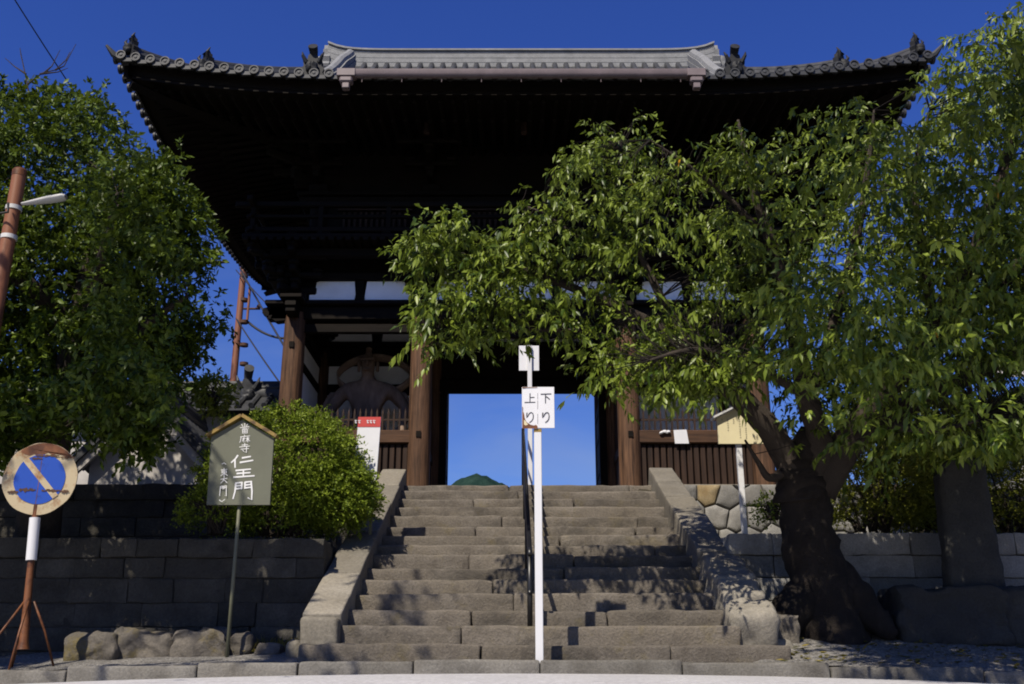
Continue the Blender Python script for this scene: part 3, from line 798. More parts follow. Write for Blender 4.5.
# lower storey inside: ceiling, walls of the statue bays, doorway
mb = MB(); mb.box(gx(-XO) + .04, gx(XO) - .04, YF + .101, YR + .1, 5.84, 5.90)
for k in range(9): x = lerp(gx(-XO), gx(XO), (k + .5) / 9); mb.box(x - .05, x + .05, YF + .102, YR, 5.74, 5.838)
mb.build('ceiling', M_wood, gate)
for (a, b) in ((-XO, -XI), (XI, XO)):
    out = a if a < 0 else b
    for i, (z0, z1) in enumerate(((2.9, 4.55), (4.74, 5.07), (5.42, 5.72))):
        if i == 2:
            mm = (a + b) / 2
            panel(gate, gx(a + .17), gx(mm - .07), z0, z1, YM - .02, notch=1); panel(gate, gx(mm + .07), gx(b - .17), z0, z1, YM - .02, notch=-1)
        else: panel(gate, gx(a + .17), gx(b - .17), z0, z1, YM - .02, notch=0)
    mb = MB()
    for z0, z1 in ((FZ, 2.9), (4.55, 4.74), (5.07, 5.19), (5.72, 5.84)): mb.box(gx(a), gx(b), YM - .06, YM + .06, z0 + .002, z1 - .002)
    mb.box(gx((a + b) / 2) - .07, gx((a + b) / 2) + .07, YM - .05, YM + .05, 5.40, 5.72)
    mb.build('bay_wall_frame', M_wood, gate)
    for z0, z1 in ((2.9, 3.45), (3.59, 4.55), (4.69, 5.0)):
        mb = MB(); mb.box(gx(out) - .025, gx(out) + .025, YF + .15, YM - .15, z0, z1); mb.build('plaster_panel', M_white, gate)
        mb = MB(); mb.box(gx(out) - .025, gx(out) + .025, YM + .15, YR - .15, z0, z1); mb.build('plaster_panel', M_white, gate)
    # inner side of the bay towards the passage
    inn = b if a < 0 else a
    mb = MB(); mb.box(gx(inn) - .03, gx(inn) + .03, YF + .15, YM - .15, FZ, 3.3); mb.box(gx(inn) - .05, gx(inn) + .05, YF + .1, YM - .1, 3.3, 3.44)
    for k in range(12): y = lerp(YF + .2, YM - .2, k / 11); mb.box(gx(inn) - .025, gx(inn) + .025, y - .03, y + .03, 3.44, 4.97)
    mb.build('passage_partition', M_slat, gate)
    # front fence of the bay: slats below, rail, thin pickets above
    mb = MB(); n = 17
    for k in range(n):
        x = lerp(gx(a + .2), gx(b - .2), k / (n - 1)); mb.bbox(x - .036, x + .036, YF - .03, YF + .02, FZ + .12, 3.24, .008)
    mb.box(gx(a + .1), gx(b - .1), YF + .03, YF + .06, FZ + .02, 3.25)
    mb.bbox(gx(a + .1), gx(b - .1), YF - .07, YF + .07, FZ + .0, FZ + .13, .01)
    mb.build('slat_fence', M_slat, gate)
    mb = MB(); mb.bbox(gx(a + .13), gx(b - .13), YF - .09, YF + .07, 3.245, 3.44, .012); mb.build('fence_rail', M_rail, gate)
    mb = MB(); n = 19
    for k in range(n):
        x = lerp(gx(a + .22), gx(b - .22), k / (n - 1)); w = .014
        mb.add([(x - w, YF - .012, 3.441), (x + w, YF - .012, 3.441), (x + w, YF + .012, 3.441), (x - w, YF + .012, 3.441), (x - w, YF - .012, 3.72), (x + w, YF - .012, 3.72), (x + w, YF + .012, 3.72), (x - w, YF + .012, 3.72), (x, YF, 3.80)],
               [(0, 1, 5, 4), (1, 2, 6, 5), (2, 3, 7, 6), (3, 0, 4, 7), (4, 5, 8), (5, 6, 8), (6, 7, 8), (7, 4, 8)])
    mb.box(gx(a + .15), gx(b - .15), YF - .010, YF + .010, 3.60, 3.63)
    mb.build('picket', M_slat, gate)
# doorway: lintel and open leaves in the middle row
mb = MB(); mb.bbox(gx(-XI), gx(XI), YM - .09, YM + .09, 4.60, 4.82, .012); mb.box(gx(-XI), gx(XI), YM - .03, YM + .03, 4.82, 5.2)
for X in (-XI, XI): mb.box(gx(X) - .11 + (.16 if X < 0 else -.16), gx(X) + .11 + (.16 if X < 0 else -.16), YM - .08, YM + .08, FZ, 4.574)
mb.build('door_frame', M_wood, gate)
panel(gate, gx(-1.2), gx(-.1), 5.42, 5.70, YM - .02, notch=1); panel(gate, gx(.1), gx(1.2), 5.42, 5.70, YM - .02, notch=-1)
for s in (-1, 1):
    M = Matrix.Translation((gx(s * (XI - .19)), YM + .10, 0)) @ Matrix.Rotation(s * math.radians(-1.5), 4, 'Z')
    mb = MB(); mb.bbox(-.04, .04, 0, 1.25, FZ + .06, 4.56, .01, M)
    dr = mb.build('door_leaf', M_slat, gate)
    mb = MB()
    for z in (2.7, 3.3, 3.9, 4.35): mb.bbox(-.055, .055, .03, 1.22, z, z + .09, .01, M)
    mb.build('door_batten', M_wood, dr)
mb = MB(); mb.bbox(gx(-XI), gx(XI), YR - .07, YR + .07, 5.19, 5.31, .01); mb.build('rear_lintel', M_wood, gate)

# ------------------------------------------------------------------ roof
A_, B_, GB = 5.80, 4.40, 3.02; EZ = 8.045
def upturn(x, y):
    cx = max(0, min(1, (abs(x) - 2.3) / (A_ - 2.3))); cy = max(0, min(1, (abs(y) - 1.0) / (B_ - 1.0))); return .32 * (cx ** 2.0) * (cy ** 2.0)
def fz(d): return .33 * d + .0865 * d * d
def rz(x, y):
    dx, dy = A_ - abs(x), B_ - abs(y); d = dy if abs(x) <= GB else min(dx, dy); return EZ + fz(max(d, 0)) + upturn(x, y)
def rzm(x, y): return EZ + fz(B_ - abs(y)) + upturn(x, y)
def Wp(x, y, z): return (.175 + x, GY + y, z)
mb = MB()
mb.grid(lambda u, v: Wp(lerp(-GB, GB, u), lerp(-B_, B_, v), rzm(lerp(-GB, GB, u), lerp(-B_, B_, v))), 30, 44)
for s in (-1, 1):
    mb.grid(lambda u, v: Wp(s * lerp(GB + .001, A_, u), lerp(-B_, B_, v), rz(s * lerp(GB + .001, A_, u), lerp(-B_, B_, v))), 28, 88, flip=s < 0)
    mb.grid(lambda u, v: Wp(s * lerp(GB, GB + .55, u), lerp(-1.75, 1.75, v), rzm(GB, lerp(-1.75, 1.75, v)) + .01), 3, 20, flip=s < 0)
# cover tiles: round rolls down every slope with disc ends, pan tiles between
def roll(path, r=.052):
    mb.tube(path, r, 8, cap=True)
nf = 54
def disc_end(c, ax):
    # stamped round end tile: raised rim, boss in the middle
    a = Vector(ax); u = Vector((0, 0, 1)); w = a.cross(u); pr = [(.02, -.02), (.070, -.02), (.070, .016), (.052, .016), (.048, .002), (.026, .002), (.020, .010), (.004, .012)]
    V = [Vector(c) + a * y + (u * math.cos(k * math.pi / 6) + w * math.sin(k * math.pi / 6)) * r for r, y in pr for k in range(12)]
    mb.add(V, [(i * 12 + k, i * 12 + (k + 1) % 12, i * 12 + 12 + (k + 1) % 12, i * 12 + 12 + k) for i in range(7) for k in range(12)] + [tuple(84 + k for k in range(12))])
for k in range(nf + 1):
    x = lerp(-A_ + .06, A_ - .06, k / nf)
    for s in (-1, 1):
        dmax = min(B_, A_ - abs(x)) if abs(x) > GB else B_
        P = [(x, s * (B_ + .05 - dmax * t)) for t in (0, .03, .1, .25, .5, .75, 1)]
        roll([Wp(px, py, rz(px, max(-B_, min(B_, py)) * .9999) + .02) for px, py in P])
        c = Wp(x, s * (B_ + .06), rz(x, s * B_) + .02)
        disc_end(c, (0, s, 0))
        if k < nf:
            x2 = x + (A_ * 2 - .12) / nf / 2; c = Wp(x2, s * (B_ + .03), rz(x2, s * B_) - .025)
            mb.box(c[0] - .075, c[0] + .075, c[1] - .02, c[1] + .02, c[2] - .035, c[2] + .02)
ns = 44
for k in range(ns + 1):
    y = lerp(-B_ + .06, B_ - .06, k / ns)
    for s in (-1, 1):
        dmax = min(A_ - GB, B_ - abs(y)) if abs(y) > B_ - (A_ - GB) else A_ - GB
        roll([Wp(s * (A_ + .05 - dmax * t), y, rz(s * min(A_ - .001, A_ + .05 - dmax * t), y) + .02) for t in (0, .05, .2, .5, .98)])
        c = Wp(s * (A_ + .06), y, rz(s * A_, y) + .02)
        disc_end(c, (s, 0, 0))
roof = mb.build('tiled_roof', M_tile, gate, angle=45)
# eave edge board and underside
def und(x, y):
    dx, dy = A_ - abs(x), B_ - abs(y); return EZ - .20 + .17 * min(dx, dy, 2.5) + upturn(x, y)
mb = MB()
mb.grid(lambda u, v: Wp(lerp(-A_ + .14, A_ - .14, u), lerp(-B_ + .14, B_ - .14, v), und(lerp(-A_ + .14, A_ - .14, u), lerp(-B_ + .14, B_ - .14, v)) + .03), 60, 48, mask=lambda u, v: not (.28 < u < .72 and .27 < v < .73), flip=True)
for s in (-1, 1):
    mb.grid(lambda u, v: Wp(lerp(-A_ + .04, A_ - .04, u), s * (B_ - .15), lerp(und(lerp(-A_ + .04, A_ - .04, u), s * (B_ - .15)) - .02, rz(lerp(-A_, A_, u) * .999, s * (B_ - .15)) - .01, v)), 60, 1, flip=s > 0)
    mb.grid(lambda u, v: Wp(s * (A_ - .15), lerp(-B_ + .04, B_ - .04, u), lerp(und(s * (A_ - .15), lerp(-B_ + .04, B_ - .04, u)) - .02, rz(s * (A_ - .15), lerp(-B_, B_, u) * .999) - .01, v)), 60, 1, flip=s < 0)
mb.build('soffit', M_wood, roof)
def rafters(axis, s):
    mb = MB(); n = 62 if axis == 'y' else 46
    for k in range(n):
        t = lerp(-1, 1, (k + .5) / n)
        for (d0, d1, drop, w) in ((.34, 1.1, .045, .035), (.95, 2.5, .10, .042)):
            a = (A_ if axis == 'y' else B_) * t
            lim = (A_ if axis == 'y' else B_) - abs(a); d1_ = min(d1, max(lim - .02, d0 + .05))
            if lim < d0: continue
            pts = []
            for d in (d0, (d0 + d1_) / 2, d1_):
                x, y = (a, s * (B_ - d)) if axis == 'y' else (s * (A_ - d), a)
                pts.append(Vector(Wp(x, y, und(x, y) - drop)))
            mb.tube(pts, w, 4)
    mb.build('rafter_row', M_wood, roof)
for s in (-1, 1): rafters('y', s); rafters('x', s)
for sx in (-1, 1):
    for sy in (-1, 1):
        mb = MB(); pts = [Vector(Wp(sx * (A_ - d), sy * (B_ - d), und(sx * (A_ - d), sy * (B_ - d)) - .1)) for d in (.16, .6, 1.2, 1.9, 2.5)]
        mb.tube(pts, [.07, .1, .11, .12, .12], 4); mb.build('hip_rafter', M_wood, roof)
# gable faces
mb = MB()
for s in (-1, 1):
    yb = B_ - (A_ - GB); n = 14; V = []
    for k in range(n + 1): y = lerp(-yb, yb, k / n); V.append(Wp(s * (GB - .02), y, rzm(GB, y) - .04))
    V += [Wp(s * (GB - .02), yb, EZ + fz(A_ - GB) - .1), Wp(s * (GB - .02), -yb, EZ + fz(A_ - GB) - .1)]
    mb.add(V, [tuple(range(n + 3))])
mb.build('gable_panel', M_wood, roof)
# ornament tile: lobed plate, snout and a curved horn
def ogre(mbo, c, s, yaw, horn=True, hk=1.0):
    ol = [(-.5, 0), (.5, 0), (.56, .12), (.44, .25), (.52, .4), (.38, .52), (.42, .7), (.24, .78), (.2, .95), (0, 1.05), (-.2, .95), (-.24, .78), (-.42, .7), (-.38, .52), (-.52, .4), (-.44, .25), (-.56, .12)]
    M = Matrix.Translation(c) @ Matrix.Rotation(yaw, 4, 'Z') @ Matrix.Scale(s, 4)
    mbo.prism([(x * .8, z) for x, z in ol], .22, M @ Matrix.Translation((0, -.11, 0)))
    mbo.rock(-.2, .2, -.34, -.05, .2, .62, seed=s * 7, amp=.03, rnd=.14, step=.2) if False else None
    b = MB(); b.rock(-.22, .22, -.36, -.05, .15, .6, seed=s * 9, amp=.05, rnd=.15, step=.12, fs=6); mbo.add([M @ Vector(p) for p in b.v], b.f)
    for q in (-.22, .22) if horn else ():
        mbo.tube([M @ Vector((q, -.1, .66)), M @ Vector((q * 1.5, -.2, .86)), M @ Vector((q * 1.7, -.12, 1.05))], [.09 * s, .06 * s, .02 * s], 7)
    if horn: mbo.tube([M @ Vector((0, .05, .9)), M @ Vector((0, -.04, .9 + .25 * hk)), M @ Vector((0, -.30 * hk, .9 + .40 * hk))], [.13 * s, .15 * s, .17 * s], 12)
# main ridge
RZ = rzm(0, 0) - .325; RL = 3.69
mb = MB()
def rup(x): return .07 * (abs(x) / RL) ** 14
for (z0, z1, w) in [(-.22, -.151, .2)] + [(-.15 + .05 * k, -.15 + .05 * (k + 1), .20 + .005 * (k % 2)) for k in range(12)] + [(.45, .485, .24)]:
    n = 44
    mb.grid(lambda u, v: Wp(lerp(-RL, RL, u), [-w, -w, w, w, -w][min(4, int(round(v * 4)))], RZ + rup(lerp(-RL, RL, u)) + [z0, z1, z1, z0, z0][min(4, int(round(v * 4)))] * (1 + .2 * (abs(lerp(-RL, RL, u)) / RL) ** 12)), n, 4)
P = [Vector(Wp(x, 0, RZ + rup(x) + .51 * (1 + .17 * (abs(x) / RL) ** 12))) for x in np.linspace(-RL, RL, 40)]
mb.tube(P, .07, 10)
ridge = mb.build('main_ridge', M_ridge, roof, angle=35)
for s in (-1, 1):
    mb = MB(); ogre(mb, Wp(s * (RL + .02), 0, RZ + .06), .62, s * math.pi / 2, False); mb.build('ridge_end_tile', M_ridge, ridge, angle=40)
# descending ridges
for sx in (-1, 1):
    for sy in (-1, 1):
        X = sx * (GB + .06); mb = MB()
        ysq = np.linspace(1.2, B_ - .42, 14)
        hh = [.14 + .44 * min(1, max(0, (B_ - .42 - y) / 2.0)) ** 1.1 for y in ysq]
        P = [Vector(Wp(X, sy * y, rzm(X, sy * y))) for y in ysq]; n_ = len(P)
        for q in range(5):
            a0, a1 = q / 5, (q + 1) / 5 - .02; w = .11 + .012 * (q % 2)
            mb.add([p + Vector((o_ * w, 0, h * a)) for p, h in zip(P, hh) for a, o_ in ((a0, -1), (a1, -1), (a1, 1), (a0, 1))], [(4 * i + k, 4 * i + (k + 1) % 4, 4 * i + 4 + (k + 1) % 4, 4 * i + 4 + k) for i in range(n_ - 1) for k in range(4)] + [(0, 1, 2, 3), (4 * n_ - 1, 4 * n_ - 2, 4 * n_ - 3, 4 * n_ - 4)])
        mb.tube([p + Vector((0, 0, h)) for p, h in zip(P, hh)], .085, 10)
        dr = mb.build('descending_ridge', M_ridge, roof, angle=35)
        mb = MB(); ogre(mb, Wp(X, sy * (B_ - .32), rzm(X, sy * (B_ - .3)) + .03), .42, 0 if sy < 0 else math.pi, True, .8); mb.build('ridge_end_tile', M_ogre, dr, angle=40)
        # hip ridge in two stages
        D1 = np.linspace(.98, A_ - GB, 9); D0 = np.linspace(.12, .98, 6)
        mb = MB()
        P = [Vector(Wp(sx * (A_ - d), sy * (B_ - d), rz(sx * (A_ - d), sy * (B_ - d)) + .10)) for d in D1]
        for dz, r in ((-.02, .12), (.10, .11), (.20, .095), (.28, .065)): mb.tube([p + Vector((0, 0, dz)) for p in P], r, 6 if dz < .12 else 10)
        P = [Vector(Wp(sx * (A_ - d), sy * (B_ - d), rz(sx * (A_ - d), sy * (B_ - d)) + .05)) for d in D0]
        mb.tube(P, .10, 6); mb.tube([p + Vector((0, 0, .09)) for p in P], .095, 8); mb.tube([p + Vector((0, 0, .17)) for p in P], .065, 10)
        hr = mb.build('hip_ridge', M_tile, roof, angle=35)
        yaw = math.atan2(sx, -sy) if True else 0
        mb = MB(); ogre(mb, Wp(sx * (A_ - .95), sy * (B_ - .95), rz(sx * (A_ - .95), sy * (B_ - .95)) + .14), .40, yaw, True, .35); mb.build('ridge_end_tile', M_ogre, hr, angle=40); mb = MB()
        ogre(mb, Wp(sx * (A_ - .13), sy * (B_ - .13), rz(sx * (A_ - .13), sy * (B_ - .13)) + .07), .34, yaw, True, .3); mb.build('ridge_end_tile', M_ogre, hr, angle=40)
        c = Vector(Wp(sx * (A_ - .05), sy * (B_ - .05), rz(sx * A_ * .999, sy * B_ * .999)))
        mb = MB(); mb.tube([c, c + Vector((sx * .12, sy * .06, .05)), c + Vector((sx * .22, sy * .10, .17))], [.06, .05, .02], 8); mb.build('corner_tile', M_tile, hr, angle=40)
# rain gutter over the steps
gt = MB(); x0, x1 = gx(-2.63), gx(2.52); y = GY - B_ - .17
def gut(u, v):
    a = math.pi * v; return (lerp(x0, x1, u), y - .065 * math.cos(a), EZ - .012 - .112 * math.sin(a) ** .6)
gt.grid(gut, 20, 8)
gt.grid(lambda u, v: (gut(u, v)[0], y - .058 * math.cos(math.pi * v), EZ - .009 - .103 * math.sin(math.pi * v) ** .6), 20, 8, flip=True)
gut_o = gt.build('rain_gutter', M_gutter, roof, angle=60)
for x in (x0 + .13, x1 - .13):
    mb = MB(); mb.bbox(x - .13, x + .13, y - .075, y + .075, EZ - .125, EZ - .006, .008); mb.bbox(x - .09, x + .09, y - .07, y + .07, EZ - .215, EZ - .126, .02); mb.bbox(x - .05, x + .05, y - .05, y + .05, EZ - .305, EZ - .216, .01)
    mb.build('hopper', M_gutter, gut_o)
for k in range(9):
    x = lerp(x0 + .35, x1 - .35, k / 8); mb = MB(); mb.tube([(x, y + .07, EZ - .08), (x, y, EZ - .13), (x, y - .02, EZ - .20)], .0045, 5); mb.build('gutter_hook', M_gutter, gut_o)

# paper notices on the right fence rail
def sheet(name, quad, Y, m, label, cat, t=.004):
    P = [at(px, py, Y) for px, py in quad]; c = sum(P, Vector()) / 4
    mb = MB(); mb.add([p - c for p in P] + [p - c + Vector((0, t, 0)) for p in P], [(0, 1, 2, 3), (7, 6, 5, 4), (0, 4, 5, 1), (1, 5, 6, 2), (2, 6, 7, 3), (3, 7, 4, 0)])
    o = mb.build(name, m); o.location = c; return tag(o, label, cat)
sheet('paper_notice', [(675, 443.5), (689, 443.5), (686.5, 429.5), (673.5, 430)], YF - .10, M_wsign, 'white paper notice pinned to the right fence rail of the gate', 'notice')
mb = MB(); c = at(665, 432, YF - .12)
for i, (dx, dz) in enumerate(((-.055, -.012), (-.03, 0), (0, .006), (.03, -.004), (.05, .008))):
    mb.rock(dx - .028, dx + .028, -.02, .02, dz - .018, dz + .018, seed=i, amp=.012, rnd=.016, step=.03, fs=18)
o = mb.build('paper_knot', M_wsign, smooth=True); o.location = c; tag(o, 'crumpled white fortune paper tied on the right fence rail', 'paper')

# ------------------------------------------------------------------ guardian statue
def skin_body(name, joints, edges, material, parent, sub=2, root=0):
    me = bpy.data.meshes.new(name); me.from_pydata([j[0] for j in joints], edges, [])
    o = bpy.data.objects.new(name + '_tmp', me); C.objects.link(o)
    sk = o.modifiers.new('Skin', 'SKIN'); sk.use_smooth_shade = True
    for i, j in enumerate(joints):
        r = j[1] if hasattr(j[1], '__len__') else (j[1], j[1]); me.skin_vertices[0].data[i].radius = r
        me.skin_vertices[0].data[i].use_root = (i == root)
    ss = o.modifiers.new('Sub', 'SUBSURF'); ss.levels = sub; ss.render_levels = sub
    dg = bpy.context.evaluated_depsgraph_get(); dg.update()
    m2 = bpy.data.meshes.new_from_object(o.evaluated_get(dg)); bpy.data.objects.remove(o)
    m2.materials.clear(); m2.materials.append(material); m2.name = name
    o2 = bpy.data.objects.new(name, m2); C.objects.link(o2); attach(o2, parent); return o2
SX, SY_, SZ = at(368, 380, 16.05).x, 16.05, 2.62
stt = thing('guardian_statue', (SX, SY_, FZ), 'muscular carved wooden guardian king standing in the dark left bay of the gate', 'statue')
mb = MB(); mb.rock(SX - .62, SX + .62, SY_ - .40, SY_ + .40, FZ, SZ + .02, seed=77, amp=.03, rnd=.08, step=.12); mb.build('rock_pedestal', M_statue, stt, smooth=True)
def S(x, y, z): return (SX + x, SY_ + y, SZ + z)
J = [(S(0, 0, 1.12), (.23, .19)), (S(0, -.02, 1.38), (.20, .17)), (S(0, -.02, 1.68), (.30, .2)), (S(0, .0, 1.90), (.16, .14)), (S(0, -.03, 2.02), (.095, .1)), (S(0, -.06, 2.14), (.13, .15)), (S(.0, -.06, 2.28), (.125, .14)), (S(0, -.04, 2.38), (.05, .05)), (S(0, -.04, 2.50), (.06, .06)),
     (S(-.18, 0, .98), .17), (S(-.27, -.08, .55), .12), (S(-.26, .0, .30), .125), (S(-.27, .03, .08), .07), (S(-.31, -.16, .04), (.07, .05)),
     (S(.2, 0, .98), .17), (S(.31, -.10, .56), .12), (S(.37, .0, .30), .125), (S(.40, .03, .08), .07), (S(.46, -.15, .04), (.07, .05)),
     (S(-.36, .0, 1.78), .14), (S(-.58, -.02, 1.45), .105), (S(-.60, -.08, 1.36), .09), (S(-.40, -.26, 1.14), .06), (S(-.34, -.30, 1.08), (.065, .05)),
     (S(.36, .0, 1.78), .14), (S(.60, .02, 1.52), .105), (S(.64, -.02, 1.42), .09), (S(.60, -.16, 1.10), .06), (S(.60, -.20, 1.0), (.065, .04))]
E = [(0, 1), (1, 2), (2, 3), (3, 4), (4, 5), (5, 6), (6, 7), (7, 8), (0, 9), (9, 10), (10, 11), (11, 12), (12, 13), (0, 14), (14, 15), (15, 16), (16, 17), (17, 18), (2, 19), (19, 20), (20, 21), (21, 22), (22, 23), (2, 24), (24, 25), (25, 26), (26, 27), (27, 28)]
for k in range(5):       # open fingers of the lowered hand, fist of the other
    b = len(J); q = (k - 2) * .034
    J.append((S(.60 + q, -.21, .94), .018)); J.append((S(.60 + q * 1.7, -.23, .86 if k else .90), .014)); E += [(28, b), (b, b + 1)]
for k in range(4):
    b = len(J); q = (k - 1.5) * .032
    J.append((S(-.30 + q * .3, -.35, 1.08 + q), .018)); J.append((S(-.25, -.32, 1.06 + q), .016)); E += [(23, b), (b, b + 1)]
body = skin_body('body', J, E, M_statue, stt, 2)
mb = MB()    # face: brow, nose, open mouth, ears
mb.rock(-.12, .12, -.235, -.15, 2.215, 2.26, seed=5, amp=.012, rnd=.02, step=.04); mb.rock(-.035, .035, -.26, -.17, 2.12, 2.21, seed=6, amp=.006, rnd=.03, step=.03)
mb.rock(-.07, .07, -.225, -.15, 2.05, 2.085, seed=7, amp=.006, rnd=.016, step=.03)
for s in (-1, 1): mb.rock(s * .055 - .028, s * .055 + .028, -.225, -.17, 2.17, 2.212, seed=8 + s, amp=.003, rnd=.02, step=.03); mb.rock(s * .15 - .025, s * .15 + .025, -.07, 0, 2.07, 2.24, seed=3 + s, amp=.006, rnd=.02, step=.04)
mb.v = [S(*p) for p in mb.v]; mb.build('face', M_statue, stt, smooth=True)
mb = MB()    # skirt with folds, knotted sash
def skirt(u, v):
    a = u * 2 * math.pi; r = lerp(.25, .47, v ** .8) * (1 + .09 * v * math.sin(a * 9 + v * 2)); return S(r * math.cos(a) * 1.05, r * .62 * math.sin(a), lerp(1.24, .50 + .10 * math.sin(a * 3), v))
mb.grid(skirt, 72, 14)
mb.grid(lambda u, v: S(.262 * math.cos(u * 6.2832) * (1 + .1 * math.sin(v * 3.14)), .215 * math.sin(u * 6.2832) * (1 + .1 * math.sin(v * 3.14)), lerp(1.18, 1.29, v)), 40, 4)
mb.build('skirt', M_statue2, stt, smooth=True)
mb = MB()    # floating scarf looping behind the shoulders
P = []
for k in range(41):
    t = k / 40; a = lerp(math.radians(-60), math.radians(240), t); P.append(S(.62 * math.cos(a) + .08, .16 + .04 * math.sin(3 * a), 2.05 + .32 * math.sin(a)))
def scarf(u, v):
    i = min(40, int(round(u * 40))); p = P[i]; w = .075 * (v - .5) * 2; return (p[0], p[1] - w * .8, p[2] + w * .6)
mb.grid(scarf, 40, 3); 
def tail(s):
    return lambda u, v: S(s * (.55 + .12 * math.sin(u * 7)) + (v - .5) * .12, .05 - .2 * u, lerp(1.75, .35, u))
mb.grid(tail(-1), 24, 3); mb.grid(tail(1), 24, 3)
o = mb.build('scarf', M_statue2, stt, smooth=True); md = o.modifiers.new('Solid', 'SOLIDIFY'); md.thickness = .025
# ------------------------------------------------------------------ signs, rail, poles
def ribbon(mb, pts, w, taper=.55):
    """brush or sign-painter's stroke lying on a board that faces -Y"""
    pts = [Vector(p) for p in pts]; n = len(pts); V = []
    for i, p in enumerate(pts):
        t = (pts[min(i + 1, n - 1)] - pts[max(i - 1, 0)]).normalized(); s = Vector((-t.z, 0, t.x))
        ww = w * (1 if i == 0 else lerp(1, taper, i / (n - 1))) * .5
        q = p + (-t if i == 0 else t if i == n - 1 else Vector()) * w * .25
        V += [q + s * ww, q - s * ww]
    mb.add(V, [(2 * i, 2 * i + 1, 2 * i + 3, 2 * i + 2) for i in range(n - 1)])
def strokes(name, ss, w, conv, m, parent, taper=.6):
    mb = MB()
    for k, s in enumerate(ss):
        P = [conv(*p) - Vector((0, .0003 * k, 0)) for p in s]
        if len(P) == 2: P = [P[0], P[0].lerp(P[1], .5), P[1]]
        ribbon(mb, P, w, taper)
    return mb.build(name, m, parent)

# grey-green notice board on the left
YB = 9.10
b0 = at(226, 655, YB); bz = verge_z(b0.x, YB)
nb = thing('notice_board', (b0.x, YB, bz), 'grey-green house-shaped notice board with white brushed characters on a thin olive post', 'notice board')
Q = lambda px, py: at(px, py, YB)
ol = [Q(207, 505), Q(270, 505), Q(274, 438), Q(242.5, 420), Q(211.5, 437)]
mb = MB(); mb.prism([(p.x, p.z) for p in ol], .03, Matrix.Translation((0, YB - .012, 0))); mb.build('board', M_board, nb)
mb = MB()
for a, b in ((Q(208.5, 438), Q(243, 417.5)), (Q(276.5, 438.5), Q(242, 417.5))):
    d = (b - a).normalized(); n_ = Vector((-d.z, 0, d.x)); n_ = n_ if n_.z > 0 else -n_
    pr = [a, b, b + n_ * .03, a + n_ * .03]; mb.prism([(p.x, p.z) for p in pr], .10, Matrix.Translation((0, YB - .05, 0)))
mb.build('gable_cap', M_gold, nb)
mb = MB(); tp = Q(238, 470)
mb.tube([(b0.x, YB + .033, bz - .15), (b0.x, YB + .033, tp.z)], .016, 10); mb.build('post', M_olive, nb, smooth=True)
cz = lambda zx, zy: at(190 + zx / 5.7, 400 + zy / 5.7, YB - .0145)
strokes('large_writing', [[(272, 316), (258, 336), (236, 356)], [(256, 340), (257, 384)], [(298, 330), (345, 322)], [(286, 356), (358, 344)],
    [(262, 402), (345, 394)], [(268, 419), (342, 414)], [(250, 440), (366, 432)], [(305, 398), (304, 436)],
    [(262, 474), (257, 520), (246, 562)], [(262, 474), (296, 470)], [(262, 490), (294, 487)], [(260, 507), (294, 503)], [(296, 470), (295, 506)],
    [(314, 469), (313, 504)], [(316, 469), (348, 465)], [(316, 485), (346, 482)], [(316, 501), (346, 498)], [(349, 464), (354, 520), (352, 570), (332, 558)]], .016, cz, M_brush, nb, .75)
strokes('small_writing', [[(312, 133), (312, 152)], [(294, 138), (302, 151)], [(330, 136), (321, 150)], [(286, 158), (338, 152), (331, 165)], [(300, 164), (325, 162)], [(298, 170), (328, 168)], [(299, 179), (326, 178)], [(300, 169), (300, 188)], [(327, 168), (327, 188)], [(313, 169), (313, 187)], [(299, 189), (328, 188)],
    [(310, 199), (313, 206)], [(288, 211), (341, 205)], [(292, 210), (290, 228), (284, 243)], [(299, 221), (316, 219)], [(308, 213), (308, 241)], [(307, 222), (298, 236)], [(321, 219), (339, 217)], [(330, 212), (330, 241)], [(329, 221), (320, 236)], [(331, 221), (341, 235)],
    [(297, 258), (330, 255)], [(313, 247), (313, 266)], [(283, 269), (341, 263)], [(291, 281), (336, 277)], [(323, 267), (323, 301), (313, 296)], [(301, 286), (308, 294)],
    [(184, 366), (194, 359), (206, 367)], [(179, 400), (213, 396)], [(184, 407), (209, 405)], [(184, 415), (209, 413)], [(184, 406), (184, 419)], [(209, 404), (209, 417)], [(196, 390), (196, 437)], [(195, 420), (177, 433)], [(197, 419), (215, 431)],
    [(177, 453), (213, 448)], [(197, 439), (192, 460), (177, 475)], [(196, 456), (213, 473)],
    [(175, 494), (171, 547)], [(177, 494), (190, 492)], [(177, 503), (190, 501)], [(190, 492), (190, 509)], [(196, 492), (209, 491)], [(196, 501), (208, 500)], [(196, 491), (196, 508)], [(209, 490), (209, 549), (202, 545)], [(170, 571), (184, 581), (201, 567)]], .0068, cz, M_brush, nb, .8)

